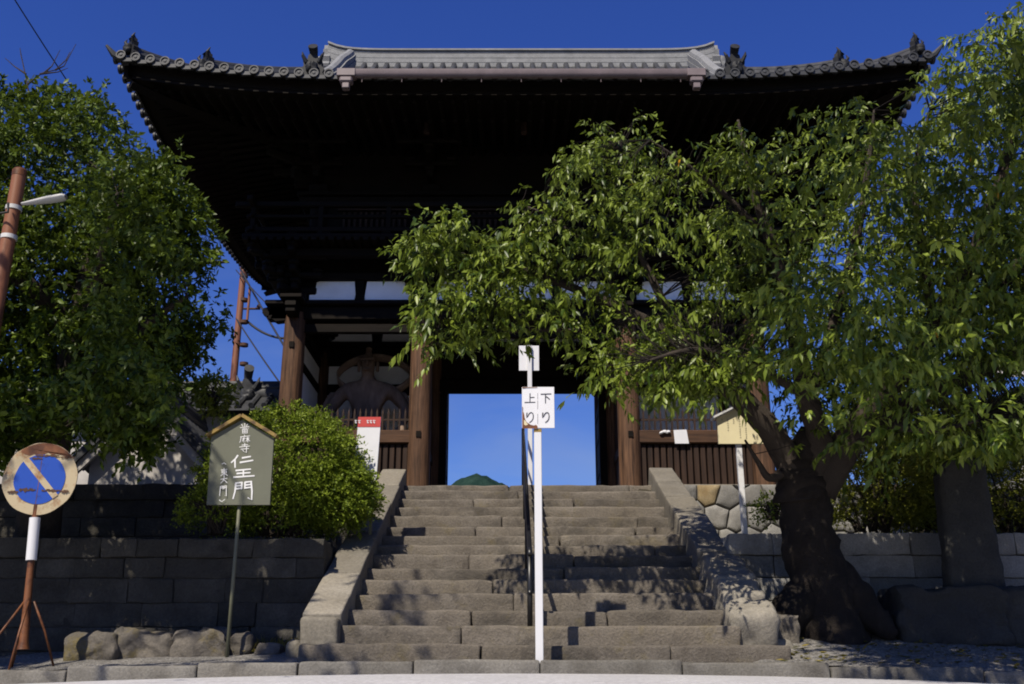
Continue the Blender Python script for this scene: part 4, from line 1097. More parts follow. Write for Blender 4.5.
# up and down sign at the foot of the steps
YS = 8.42
s0 = at(539.5, 659, YS); sz = .09
us = thing('direction_sign', (s0.x, YS, sz), 'rust-cornered white sign for going up and down on a square white post before the steps', 'sign')
Q = lambda px, py: at(px, py, YS)
a, b = Q(522, 429), Q(554, 388)
mb = MB(); mb.bbox(a.x, b.x, YS - .035, YS - .029, a.z, b.z, .002); mb.build('sign_plate', M_wsign, us)
mb = MB(); pc = s0.x + .0
mb.bbox(pc - .031, pc + .031, YS - .027, YS + .04, sz - .02, b.z - .06, .004); mb.build('post', M_wpaint, us)
mb = MB(); mb.bbox(pc - .033, pc + .033, YS - .0275, YS + .04, Q(540, 433).z, Q(540, 429.4).z, .002); mb.build('rusty_clamp', M_gold, us)
cz2 = lambda zx, zy: at(490 + zx / 5.7, 330 + zy / 5.7, YS - .0365)
strokes('lettering', [[(228, 362), (228, 412)], [(229, 385), (252, 384)], [(198, 413), (257, 412)], [(211, 472), (209, 486), (210, 500), (215, 493), (219, 484)], [(219, 484), (226, 474), (236, 470), (244, 476), (247, 490), (245, 506), (238, 518), (226, 527)],
    [(290, 366), (348, 364)], [(316, 366), (316, 416)], [(320, 380), (330, 386), (339, 395)], [(301, 472), (299, 486), (300, 500), (305, 493), (309, 484)], [(309, 484), (316, 474), (326, 470), (334, 476), (337, 490), (335, 506), (328, 518), (316, 527)]], .0085, cz2, M_ink, us, .9)
strokes('dividing_line', [[(272, 360), (272, 395)], [(272, 402), (272, 450)], [(272, 478), (272, 535)]], .003, cz2, M_ink, us, 1.0)
def patch(name, ol, conv, m, parent, dy=0):
    mb = MB(); P = [conv(*p) + Vector((0, dy, 0)) for p in ol]; mb.add(P, [tuple(range(len(P)))]); return mb.build(name, m, parent)
patch('rust_stain', [(184, 437), (188, 440), (187, 462), (193, 474), (195, 490), (201, 512), (210, 527), (222, 534), (232, 541), (250, 545), (262, 541), (271, 549), (270, 562), (184, 562)], cz2, M_rust, us, -.0035)
patch('flaked_enamel', [(193, 512), (203, 519), (210, 532), (218, 538), (204, 545), (194, 540)], cz2, M_cream, us, -.0042)
patch('edge_rust', [(183, 326), (270, 326), (268, 329), (210, 330), (186, 333)], cz2, M_rust, us, -.0035)
# the same kind of sign at the head of the steps, seen from behind
YU = 13.95
a, b = at(519, 370, YU), at(539, 345, YU); px_ = at(530, 420, YU).x
bs = thing('direction_sign', (px_, YU, TOPZ), 'white sign plate seen from behind on a thin white post atop the steps', 'sign')
mb = MB(); mb.bbox(a.x, b.x, YU + .03, YU + .036, a.z, b.z, .002); mb.build('sign_plate', M_wsign, bs)
mb = MB(); mb.bbox(px_ - .031, px_ + .031, YU - .03, YU + .028, TOPZ - .02, b.z - .01, .004); mb.build('post', M_wpaint, bs)
# handrail up the middle of the steps
hx = .155
hr_ = thing('handrail', (hx, 9.1, .22), 'thin black pipe handrail running up the middle of the stone steps', 'handrail')
def st_z(y):
    z = .225
    for (Y, zz) in STEPZ:
        if y >= Y: z = zz
    return z
mb = MB(); mb.tube([(hx, 8.98, .98), (hx, 9.06, 1.04), (hx, 13.9, 1.04 + .455 * 4.84), (hx, 14.05, 3.22)], .021, 10)
mb.tube([(hx, 9.06, .66), (hx, 13.9, .66 + .455 * 4.84)], .015, 8); mb.build('rail', M_black, hr_, smooth=True)
for y in (9.10, 10.7, 12.3, 13.9):
    mb = MB(); mb.tube([(hx, y, st_z(y) - .03), (hx, y, 1.04 + .455 * (y - 9.06))], .024, 10); mb.build('post', M_black, hr_, smooth=True)

# no-parking sign on its rusty tripod
YN = 8.62; dc = at(40, 478.5, YN); R_ = .31
bx = at(17, 655, YN); nz_ = verge_z(bx.x, YN)
ns_ = thing('no_parking_sign', (bx.x, YN, nz_), 'weathered round blue no-parking sign on a rusty tripod stand', 'road sign')
# the stand leans a little, so the pole runs from the feet to the disc
Mn = Matrix.Translation(dc) @ Matrix.Rotation(math.radians(3), 4, 'Z') @ Matrix.Rotation(math.radians(90), 4, 'X')
def disc(mb, r, y, t, wob=0, seg=48, sx=1, cy=0, cx=0):
    V = []
    for q in (y, y + t):
        for k in range(seg):
            a = 2 * math.pi * k / seg; rr = r * (1 + wob * nz((math.cos(a), math.sin(a), 0), 2.2, 4))
            V.append(Mn @ Vector((cx + rr * math.cos(a) * sx, cy + rr * math.sin(a), -q)))
    mb.add(V, [tuple(range(seg))[::-1], tuple(range(seg, 2 * seg))] + [(k, (k + 1) % seg, seg + (k + 1) % seg, seg + k) for k in range(seg)])
mb = MB(); disc(mb, R_, 0, .012, .035); mb.build('sign_plate', M_ring, ns_)
mb = MB(); disc(mb, .213, -.005, .004, .03, cy=-.006); blue = mb.build('blue_face', M_blue, ns_)
Ml = lambda x, z, y: Mn @ Vector((x, z, -y))
def local_patch(name, ol, y, m, par):
    mb = MB(); mb.add([Ml(x, z, y) for x, z in ol], [tuple(range(len(ol)))]); return mb.build(name, m, par)
local_patch('slash_bar', [(-.175, .165), (-.128, .190), (.172, -.140), (.132, -.172)], -.0075, M_ring, blue)
rg = random.Random(4)
ar = [(.31 * .985 * math.cos(t), .31 * .985 * math.sin(t)) for t in np.linspace(math.radians(128), math.radians(38), 14)]
ar += [(x, .208 + .012 * math.sin(x * 60) + .01 * math.sin(x * 23)) for x in np.linspace(.23, -.19, 12)]
local_patch('rust_arc', ar, -.0030, M_rust, ns_)
def jag(x0, x1, z, h, sd):
    r = random.Random(sd); xs_ = np.linspace(x0, x1, 16)
    up = [(x, z + h * (.15 + .85 * r.random()) * math.sin(math.pi * (i + .5) / 16) ** .5) for i, x in enumerate(xs_)]
    dn = [(x, z - h * (.15 + .85 * r.random()) * math.sin(math.pi * (i + .5) / 16) ** .5) for i, x in enumerate(xs_)][::-1]
    return up + dn
for i, (x0, x1, z, h) in enumerate(((-.25, -.16, -.118, .018), (-.16, -.02, -.10, .026), (.03, .19, -.105, .020), (-.06, .14, .196, .014), (.15, .27, .185, .018), (-.09, .0, .17, .014), (.19, .26, -.11, .02))):
    local_patch('peeled_strip', jag(x0, x1, z, h, i), -.0088 - .0002 * i, M_rustd, ns_)
a = dc + Vector((-.005, .02, -.30)); tb = Vector((bx.x + .03, YN + .02, nz_ + .22))
d = (tb - a); mid1 = a + d * .37
mb = MB(); mb.tube([a + Vector((0, 0, .55)), a, mid1 + d * .02], .026, 12); mb.tube([a + d * .34, tb, tb + d.normalized() * .06], [.026, .036, .05], 12); mb.build('pole', M_rust, ns_, angle=50)
mb = MB(); mb.tube([a + d * .03, mid1], .044, 14); mb.build('white_sleeve', M_wpaint, ns_, angle=50)
for k, (dx, dy) in enumerate(((-.26, -.12), (.045, -.20), (-.13, .22), (.22, .2))):
    f = Vector((bx.x + dx, YN + dy, verge_z(bx.x + dx, YN + dy) + .004)); s_ = tb + Vector((0, 0, .32))
    mb = MB(); mb.tube([s_ + Vector((dx * .12, dy * .12, 0)), s_.lerp(f, .5) + Vector((dx * .08, dy * .08, .02)), f], .0095, 7); mb.build('leg', M_rust, ns_, smooth=True)

# cream board on white post at right
YC = 10.95; p0 = at(745, 533, YC); cb_x = at(739.5, 445, YC).x
cb = thing('notice_board', (cb_x, YC, 1.26), 'small cream gabled notice board on a white post before the right fence', 'notice board')
Q = lambda px, py: at(px, py, YC)
a, b = Q(718.5, 444), Q(761, 418)
mid_x = (a.x + b.x) / 2
mb = MB(); mb.prism([(a.x, a.z), (b.x, a.z), (b.x, b.z), (mid_x, b.z + .115), (a.x, b.z)], .03, Matrix.Translation((0, YC - .015, 0))); mb.build('board', M_cream, cb)
mb = MB()
for s in (-1, 1):
    e = Vector((mid_x + s * ((b.x - a.x) / 2 + .05), 0, b.z - .02)); t = Vector((mid_x, 0, b.z + .125)); n_ = Vector((s * .35, 0, .94)) * .022
    pr = [e, t, t + Vector((0, 0, .024)), e + n_]; mb.prism([(p.x, p.z) for p in pr], .16, Matrix.Translation((0, YC - .08, 0)))
mb.build('roof_cap', M_pale, cb)
mb = MB(); mb.bbox(cb_x - .03, cb_x + .03, YC + .017, YC + .07, 1.2, b.z, .004); mb.build('post', M_wpaint, cb)
rg = random.Random(2); mb = MB()
for col in range(7):
    xx = lerp(a.x + .05, b.x - .05, col / 6); z = b.z - .02
    while z > a.z + .05:
        h = rg.uniform(.012, .02)
        ribbon(mb, [Vector((xx - .008, YC - .017, z)), Vector((xx + .008, YC - .017, z + .002))], .004); ribbon(mb, [Vector((xx + rg.uniform(-.004, .004), YC - .0175, z + .006)), Vector((xx, YC - .0175, z - h * .7))], .004)
        z -= h * 1.5
        if rg.random() < .12: break
mb.build('writing', M_ink, cb)

# red-headed poster board behind the bush
YP = 11.05; Q = lambda px, py: at(px, py, YP)
a, b = Q(351, 515), Q(381, 417)
pb = thing('poster_board', ((a.x + b.x) / 2, YP, 1.25), 'white upright poster board with a red heading half hidden by the round bush', 'poster')
mb = MB(); mb.prism([(a.x, 1.85), (b.x - .03, 1.85), (b.x, b.z), (a.x + .03, b.z)], .02, Matrix.Translation((0, YP, 0))); mb.build('board', M_wsign, pb)
rz_ = Q(370, 427).z
mb = MB(); mb.prism([(a.x + .027, rz_), (b.x - .004, rz_), (b.x, b.z), (a.x + .03, b.z)], .003, Matrix.Translation((0, YP - .004, 0))); mb.build('red_heading', M_red, pb)
strokes('heading_marks', [[(x, y), (x + dx, y + dy)] for x in (355, 358.6, 367, 370.2, 373.4) for (y, dx, dy) in ((420.4, 2.0, .2), (422.6, 1.6, -.3), (420.2, 1.2, 3.2))], .007, lambda px, py: at(px, py, YP - .0075), M_wsign, pb, 1.0)
for s in (a.x + .05, b.x - .07):
    mb = MB(); mb.box(s - .015, s + .015, YP + .021, YP + .05, 1.2, rz_); mb.build('leg', M_olive, pb)

# utility poles, street lamp, wires
YL = 8.8; t = at(20, 171, YL)
up_ = thing('utility_pole', (t.x - .03, YL, verge_z(-4.7, YL)), 'thick rust-brown utility pole with a street lamp arm at the left edge', 'utility pole')
mb = MB(); mb.tube([(t.x - .03, YL, verge_z(-4.7, YL) - .2), (t.x - .015, YL, 2.5), (t.x, YL, t.z - .06)], [.076, .070, .064], 24); mb.build('pole', M_pole, up_, angle=50)
mb = MB(); mb.lathe([(.067, t.z - .06), (.067, t.z + .0), (.05, t.z + .02)], (t.x, YL, 0), 20); mb.build('pole_cap', M_rust, up_, angle=40)
a = at(22, 204, YL - .1); b = at(66, 197, YL - .15)
mb = MB(); ax_ = (b - a); n = 14
def lampf(u, v):
    p = a + ax_ * u; w = lerp(.022, .055, min(1, u * 1.6)) * (1 if u < .93 else .6); an = v * 2 * math.pi
    return p + Vector((0, 1, 0)) * math.cos(an) * w * 1.1 + Vector((0, 0, 1)) * math.sin(an) * w * .55
mb.grid(lampf, n, 12); mb.build('lamp_head', M_pale, up_, smooth=True)
for zz in (a.z, a.z - .30):
    mb = MB(); mb.tube([(t.x, YL, zz - .02), (t.x, YL, zz + .02)], .074, 20); mb.build('band_clamp', M_pale, up_, angle=40)
mb = MB(); mb.tube([a + Vector((-.12, -.02, 0)), at(8, 212, YL - .15), at(-4, 214, YL - .1), at(-16, 205, YL)], .012, 6); mb.build('cable_loop', M_wire, up_, smooth=True)

YD = 26.0; t = at(244, 264, YD); 
p2 = thing('utility_pole', (t.x, YD, 2.38), 'distant slim red-brown pole between the left tree and the gate roof', 'utility pole')
mb = MB(); mb.tube([(t.x - .02, YD, 2.3), (t.x, YD, t.z)], [.11, .085], 16); mb.build('pole', M_pole, p2, angle=50)
mb = MB(); u = at(250, 287, YD - .1); mb.tube([(u.x, YD - .1, u.z), (u.x, YD - .1, u.z - .95)], .035, 10); mb.build('riser_pipe', M_pole, p2, angle=50)
for py in (276, 300, 322, 345, 364):
    q = at(244, py, YD); mb = MB(); mb.tube([(q.x, YD, q.z - .04), (q.x, YD, q.z + .04)], .112, 14); mb.build('band_clamp', M_rustd, p2, angle=40)
for py in (310,):
    q = at(250, py, YD); mb = MB(); mb.tube([(q.x - .15, YD - .1, q.z), (q.x + .30, YD - .1, q.z)], .03, 6); mb.lathe([(.05, q.z), (.06, q.z + .06), (.03, q.z + .12)], (q.x + .25, YD - .1, 0), 8); mb.build('insulator_arm', M_rustd, p2)
def wire(label, pts, r, sag=0.0):
    P = [Vector(p) for p in pts]; c = P[0].copy()
    if len(P) == 2: P = [P[0].lerp(P[1], k / 16) - Vector((0, 0, sag * 4 * (k / 16) * (1 - k / 16))) for k in range(17)]
    mb = MB(); mb.tube([p - c for p in P], r, 6); o = mb.build('overhead_wire', M_wire, smooth=True); o.location = c; return tag(o, label, 'wire')
wire('thin black wire running down the sky at the top left corner', [at(-10, -40, 12), at(120, 158, 16)], .010, .05)
wire('thick sagging cable from the distant brown pole to the gate', [at(248, 322, YD), at(330, 322, 24)], .035, .45)
wire('taut wire slanting down beside the left gate pillar, upper one', [at(240, 268, YD), at(300, 372, 22)], .026, .05)
wire('fine wire slanting down beside the left gate pillar, lower one', [at(236, 318, YD), at(300, 410, 21.5)], .02, .05)
wire('faint highest wire between the distant pole and the bracket of the gate', [at(236, 270, YD), at(275, 312, 23)], .014, .03)

# ------------------------------------------------------------------ small buildings behind
def tiled_gable(parent, pts, over, thick, n, rollr=.05, m=M_tile, side=0):
    """pts: eave left, apex, eave right as (x,z); runs from y0 to y1"""
    (xl, zl), (xa, za), (xr, zr), y0, y1 = pts
    for (x1, z1), s in (((xl, zl), -1), ((xr, zr), 1)):
        d = Vector((x1 - xa, 0, z1 - za)); L = d.length; d.normalize(); nrm = Vector((-d.z * s, 0, d.x * s)); nrm = nrm if nrm.z > 0 else -nrm
        e = Vector((xa, 0, za)) + d * (L + over)
        mb = MB(); A = Vector((xa, 0, za)); pr = [A, e, e + nrm * thick, A + nrm * thick]
        mb.prism([(p.x, p.z) for p in pr], y1 - y0, Matrix.Translation((0, y0, 0)))
        k = int((y1 - y0) / .22)
        for i in range(k + 1):
            y = y0 + .05 + i * (y1 - y0 - .1) / k; mb.tube([A + nrm * (thick + .01) + Vector((0, y, 0)), e + d * .03 + nrm * (thick + .01) + Vector((0, y, 0))], rollr, 7)
        mb.build('tiled_roof', m, parent, angle=45)
    mb = MB(); 
    for dz, r in ((.04, .13), (.14, .10), (.22, .06)): mb.tube([(xa, y0 - .02, za + thick + dz), (xa, y1, za + thick + dz)], r, 8)
    o = mb.build('ridge', m, parent, angle=45); mb = MB(); ogre(mb, (xa, y0 - .04, za + thick), .34, 0); mb.build('ridge_end_tile', m, o, angle=40)
YW = 14.6
e = at(203, 452, YW); ap = at(150, 398, YW)
sh = thing('storehouse', (ap.x, YW, 1.26), 'small white plastered storehouse gable under the low branches of the left tree', 'storehouse')
xr, zr = e.x - .05, e.z - .05; xl = 2 * ap.x - xr
mb = MB(); mb.prism([(xl, 1.2), (xr, 1.2), (xr, zr), (ap.x, ap.z - .05), (xl, zr)], 3.0, Matrix.Translation((0, YW + .12, 0))); mb.build('plaster_wall', M_wallw, sh)
mb = MB(); wb = at(160, 489, YW).z
mb.box(xl - .03, xr + .03, YW + .06, YW + .11, 1.2, wb); mb.build('dark_plinth', M_woodz, sh)
mb = MB()
for s in (-1, 1):
    d = Vector((s * (xr - ap.x), 0, zr - ap.z)); d.normalize(); A = Vector((ap.x, 0, ap.z)); E2 = A + d * ((xr - ap.x) / abs(d.x) + .16)
    mb.prism([(A.x, A.z - .16), (E2.x, E2.z - .16), (E2.x, E2.z), (A.x, A.z)], .07, Matrix.Translation((0, YW - .07, 0)))
mb.build('bargeboard', M_wallw, sh)
tiled_gable(sh, ((xl, zr), (ap.x, ap.z + .012), (xr, zr + .012), YW - .12, YW + 3.3), .22, .07, 8)
# wall with tiled coping running from the gate to the left
YT = 17.3; zt = at(230, 412, YT).z
tw = thing('tile_capped_wall', (-6.0, YT, 2.38), 'plaster wall with dark tiled coping left of the gate, behind the storehouse', 'wall')
mb = MB(); mb.box(-12, -4.05, YT - .15, YT + .15, 2.3, zt - .12); mb.build('plaster_wall', M_wallw, tw)
mb = MB()
for s in (-1, 1):
    pr = [(0, .22), (s * .52, -.10), (s * .52, -.03), (0, .30)]
    R = Matrix.Translation((-12, YT, zt)) @ Matrix.Rotation(-math.pi / 2, 4, 'Z') @ Matrix.Scale(1, 4)
    mb.prism(pr, 7.95, Matrix.Translation((-12, YT, zt)) @ Matrix(((0, 1, 0, 0), (1, 0, 0, 0), (0, 0, 1, 0), (0, 0, 0, 1))))
    for k in range(36):
        x = -12 + .1 + k * .22; mb.tube([(x, YT, zt + .31), (x, YT + s * .55, zt - .02)], .05, 7)
tr_ = mb.build('tiled_coping', M_tile, tw, angle=45)
mb = MB()
for dz, r in ((.32, .12), (.42, .10), (.50, .06)): mb.tube([(-12, YT, zt + dz), (-4.03, YT, zt + dz)], r, 8)
mb.build('ridge', M_tile, tr_, angle=45)
oc = at(243, 402, YT - .3)
mb = MB(); ogre(mb, (oc.x, YT - .1, oc.z - .05), .52, .3); mb.build('ridge_end_tile', M_tile, tr_, angle=40)
# hall at the right, mostly behind the cherry tree
YH = 17.5; w0 = at(986, 384, YH)
ha = thing('temple_hall', (w0.x + 2.5, YH, 2.38), 'distant white-walled hall with tiled roof behind the cherry tree at the right edge', 'building')
mb = MB(); mb.box(w0.x + .5, w0.x + 7, YH, YH + 5, 2.3, w0.z - .05); mb.build('plaster_wall', M_wallw, ha)
mb = MB(); mb.box(w0.x + .45, w0.x + 7, YH - .04, YH + .02, 3.0, w0.z - .45)
for k in range(5): mb.box(w0.x + .9 + k * 1.3, w0.x + 1.02 + k * 1.3, YH - .06, YH - .041, 2.3, w0.z - .1)
mb.build('timber_wall', M_woodz, ha)
mb = MB(); mb.box(w0.x - .2, w0.x + 7.2, YH - .9, YH - .86, w0.z - .12, w0.z + .10); mb.build('eave_board', M_wallw, ha)
mb = MB(); mb.add([(w0.x - .2, YH - .95, w0.z + .11), (w0.x + 7.2, YH - .95, w0.z + .11), (w0.x + 7.2, YH + 2.5, w0.z + 1.6), (w0.x + 1.8, YH + 2.5, w0.z + 1.6), (w0.x - .2, YH + 5.8, w0.z + .11)], [(0, 1, 2, 3), (0, 3, 4)])
for k in range(34): x = w0.x - .1 + k * .22; mb.tube([(x, YH - .97, w0.z + .13), (x + max(0, 1.9 - k * .22) * 1, YH - .95 + min(3.4, .2 + k * .35), w0.z + .13 + min(1.48, .09 + k * .152))], .05, 6)
mb.build('tiled_roof', M_tile, ha, angle=45)

# ------------------------------------------------------------------ trees and shrubs
bc = at(296, 473, 10.80)
def tree_parts(root, trunk_paths, bark, name='trunk', jit=.12, seg=14):
    mb = MB(); pts = []
    for (P, r) in trunk_paths:
        p, rr = smooth_path(P, r, 6); mb.tube(p, rr, seg if rr[0] > .08 else 7, True, jit if rr[0] > .05 else .05, seed=rr[0] * 31); pts.append(np.array([tuple(q) for q in p]))
    o = mb.build(name, bark, root, smooth=True); return pts, o
def twigs(root, paths, starts, bark, r0=.006, maxd=3.0, name='twig', rngs=None):
    mb = MB(); rngs = rngs or random.Random(1)
    for s in starts:
        q, d = nearest_on(paths, s)
        if d > maxd or d < .05: continue
        m_ = Vector(lerp(q, s, .5)) + Vector((rngs.uniform(-.1, .1), rngs.uniform(-.1, .1), rngs.uniform(-.02, .14))) * d
        mb.tube([q, m_, s], [r0 + .005 * d, r0 + .002 * d, r0 * .7], 4, False)
    return mb.build(name, bark, root)
# --- cherry tree at right
rng = np.random.default_rng(7)
base = at(838, 640, 9.75); gzv = verge_z(base.x, 9.75)
ct = thing('cherry_tree', (base.x, 9.75, gzv), 'large cherry tree with a leaning flared trunk and branches hanging over the steps', 'tree')
T = lambda px, py, Y: at(px, py, Y)
trunk = [([T(832, 650, 9.75), T(824, 600, 9.75), T(810, 545, 9.72), T(803, 500, 9.68), T(800, 478, 9.65)], [.40, .315, .262, .235, .215]),
         ([T(803, 500, 9.68), T(800, 478, 9.65), T(804, 455, 9.6), T(812, 430, 9.5)], [.25, .225, .16, .10]),
         ([T(824, 575, 9.75), T(854, 600, 9.68), T(878, 622, 9.6), T(894, 636, 9.5)], [.26, .19, .13, .05]),
         ([T(816, 590, 9.75), T(790, 615, 9.6), T(776, 636, 9.5)], [.23, .17, .07])]
limbs = [([T(802, 490, 9.66), T(785, 455, 9.6), T(762, 420, 9.4), T(725, 385, 9.25), T(680, 345, 9.1), T(628, 312, 9.0), T(565, 285, 8.95), T(500, 262, 8.9), T(440, 250, 8.85)], [.17, .135, .12, .10, .075, .055, .038, .022, .01]),
         ([T(800, 492, 9.66), T(820, 450, 9.5), T(806, 395, 9.2), T(795, 330, 8.9), T(775, 255, 8.7), T(752, 185, 8.55), T(738, 120, 8.5)], [.15, .12, .10, .08, .06, .035, .012]),
         ([T(818, 490, 9.7), T(850, 440, 9.5), T(885, 390, 9.2), T(935, 325, 8.9), T(980, 240, 8.7), T(1010, 140, 8.6), T(1020, 50, 8.6)], [.18, .15, .12, .10, .07, .04, .012]),
         ([T(860, 430, 9.5), T(920, 400, 9.3), T(1000, 360, 9.0), T(1090, 300, 8.8), T(1160, 220, 8.8)], [.11, .09, .07, .05, .02]),
         ([T(810, 400, 9.2), T(835, 320, 9.3), T(858, 230, 9.3), T(870, 150, 9.2), T(874, 110, 9.1)], [.07, .06, .045, .025, .01]),
         ([T(690, 353, 9.12), T(655, 285, 9.0), T(625, 215, 8.9), T(618, 150, 8.8)], [.05, .04, .022, .008]),
         ([T(628, 312, 9.0), T(590, 250, 9.0), T(545, 215, 8.9), T(520, 205, 8.9)], [.035, .026, .015, .006]),
         ([T(640, 318, 9.02), T(580, 330, 8.95), T(530, 330, 8.9), T(470, 338, 8.8), T(430, 345, 8.75)], [.035, .026, .018, .010, .005]),
         ([T(760, 230, 8.7), T(720, 190, 8.5), T(680, 160, 8.4), T(650, 140, 8.3)], [.035, .026, .016, .006]),
         ([T(935, 325, 8.9), T(920, 240, 8.7), T(915, 170, 8.6), T(930, 110, 8.5)], [.05, .04, .022, .008]),
         ([T(806, 395, 9.2), T(760, 370, 8.6), T(700, 350, 8.2), T(650, 360, 7.9)], [.05, .04, .026, .008]),
         ([(4.1, 9.1, 3.1), (5.0, 8.5, 3.9), (5.6, 7.5, 5.0), (5.1, 6.3, 5.9), (3.9, 5.7, 6.0), (2.4, 5.4, 5.8)], [.08, .075, .06, .045, .03, .01]), ([(5.5, 7.2, 5.3), (5.6, 6.4, 5.7), (5.2, 5.2, 5.4)], [.045, .03, .01]),
         ([T(850, 440, 9.5), T(880, 425, 9.0), T(930, 430, 8.6), T(980, 420, 8.3)], [.06, .045, .03, .01]),
         ([T(788, 470, 9.6), T(770, 478, 9.5), T(758, 462, 9.4), T(745, 440, 9.3)], [.05, .04, .025, .01])]
p1, tro = tree_parts(ct, trunk, M_bark, 'trunk', .22, 22)
p2_, _l = tree_parts(ct, limbs, M_bark2, 'limb', .12, 12)
paths = p2_
RA = [(416, 242), (438, 226), (458, 214), (505, 238), (530, 200), (570, 152), (612, 118), (640, 200), (640, 300), (640, 385), (600, 392), (565, 345), (520, 340), (500, 352), (470, 335), (448, 358), (418, 336), (438, 282)]
RB = [(560, 165), (612, 120), (640, 118), (690, 140), (714, 150), (730, 84), (742, 84), (762, 128), (800, 132), (800, 330), (770, 400), (735, 395), (700, 395), (640, 385), (620, 300)]
RC = [(790, 132), (858, 104), (900, 122), (918, 140), (922, 70), (945, 50), (985, 18), (1040, -10), (1150, -30), (1180, 300), (1120, 440), (960, 455), (870, 440), (800, 425), (770, 300)]
KEEPR = [(at(538, 408, YS), .55), (Vector((.23, 8.4, 1.5)), .3), (Vector((.23, 8.4, .8)), .3), (at(529, 358, YU), .6), (at(740, 430, YC), .3), (at(690, 505, 13.6), .35), (at(740, 505, 13.6), .3), (at(660, 485, 13.5), .3)]
KEEPR += [(Vector((x, y, z)), .16) for x in (-1.2, -.8, -.4, 0, .5, .9, 1.3, 1.6) for y, z in ((8.9, .3), (9.3, .55))] + [(Vector((x, y, .3 + .43 * (y - 9))), .14) for x in (-1.2, -.8, -.4) for y in (9.8, 10.4, 11.0)]
def right_ok(c, px, py):
    k = ~((px > 512) & (px < 562) & (py > 338) & (c[:, 1] < 8.7))
    k &= ~((px > 742) & (px < 850) & (py > 372) & (py < 480) & (c[:, 1] < 9.4) & (rng.random(len(c)) < .8))     # the fork is fairly bare
    return k & lit_mask(c, KEEPR) & (lit_mask(c, KEEPB) | (rng.random(len(c)) > .6))
KEEPB = [(at(868, 470, 11.3), .6), (at(925, 470, 11.8), .5), (at(1010, 470, 11.4), .5), (Vector((2.9, 10.4, .9)), .2), (Vector((3.9, 10.4, .9)), .4)]
S_ = [poly_points(rng, RA, 480, 8.42, 9.15, 40, .20, .36, ok=right_ok), poly_points(rng, RB, 820, 7.8, 9.5, 46, .24, .32, ok=right_ok), poly_points(rng, RC, 3200, 7.0, 9.7, 120, .34, .38, ok=right_ok)]
# the bunch that hangs below and the low leaves round the fork
RD = [(575, 340), (640, 340), (648, 400), (618, 398), (600, 392)]
RE = [(750, 380), (900, 380), (905, 470), (830, 470), (790, 455), (752, 425)]
RF = [(640, 360), (760, 350), (765, 402), (720, 410), (690, 398), (650, 400)]
S_ += [poly_points(rng, RD, 36, 8.3, 8.8, 8, .12, .8, ok=right_ok), poly_points(rng, RE, 45, 8.6, 9.9, 26, .15, .6, ok=right_ok), poly_points(rng, RF, 120, 8.0, 9.0, 20, .16, .5, ok=right_ok)]
S_ += [over_canopy(rng, 4200, (1.0, 5.8), (4.6, 6.4), 6.2, 60, right_ok)]  # out-of-view shoots, added to shade the lower crown and trunk
RG = [(398, 238), (425, 220), (460, 210), (505, 230), (535, 200), (535, 300), (520, 340), (470, 340), (440, 364), (404, 336), (425, 282)]
S_ += [poly_points(rng, RG, 330, 8.42, 8.95, 34, .15, .45), poly_points(rng, RC, 2400, 9.6, 10.9, 90, .3, .6, ok=right_ok)]
starts = np.concatenate(S_)
dirs = unit(rng.normal(0, 1, (len(starts), 3)) * np.array([1, 1, .45]) + np.array([-.25, -.1, .22]))
big = np.arange(len(starts)) >= len(S_[0]) + len(S_[1])
B_a = shoots(rng, starts[~big], dirs[~big], (.16, .34), (8, 14), (.046, .090), (.38, .52), .7, .5)
B_b = shoots(rng, starts[big], dirs[big], (.18, .38), (8, 14), (.050, .102), (.38, .52), .7, .5)
B_l = [np.concatenate(q) for q in zip(B_a, B_b)]
B_l[5][rng.random(len(B_l[5])) < .0012] = .995
crown = leaves_mesh('crown', *B_l, M_leafR, ct, droop=.34, fold=.22)
sub = [s + d * .12 for s, d in zip(starts, dirs)]
twigs(ct, paths, sub, M_bark, .0025, .75)
# --- evergreen tree at left
KEEP = [(dc, .42), (at(368, 435, 11.05), .28), (at(241, 465, YB), .42), (Vector((-4.0, 8.6, .6)), .35)] + [(Vector((x, 9.0, .12)), .28) for x in (-3.9, -3.5, -3.1, -2.7, -2.3)] + [(Vector((x, 9.3, .3)), .25) for x in (-3.9, -3.4, -2.9, -2.4)] + [(Vector((-4.4 + .35 * k, 8.4, .06)), .2) for k in range(9)] + [(bc + Vector((dx, -.6, dz)), .3) for dx in (-.7, -.3, .1, .5) for dz in (.1, .5)] + [(Vector((-1.62, y, sl_z(y))), .35) for y in (9, 9.6, 10.2, 10.8, 11.4, 12)]
KEEP += [(Vector((x, y, .3 + .43 * (y - 9))), .2) for x in (-1.3, -.9, -.5, -.1) for y in (9, 9.6, 10.2, 10.8)]
def left_ok(c, px, py):
    # the pruned side: nothing grows between the sun and the signs, verge and bush, nor round the lamp pole
    return lit_mask(c, KEEP) & ~((c[:, 1] < 9.15) & (px < 90) & (py < 380) & (py > 0)) & ~((c[:, 1] < 8.95) & (py > 425))
rng = np.random.default_rng(3)
lt = thing('evergreen_tree', (-4.9, 10.6, 1.26), 'dense dark evergreen tree spreading over the left wall', 'tree')
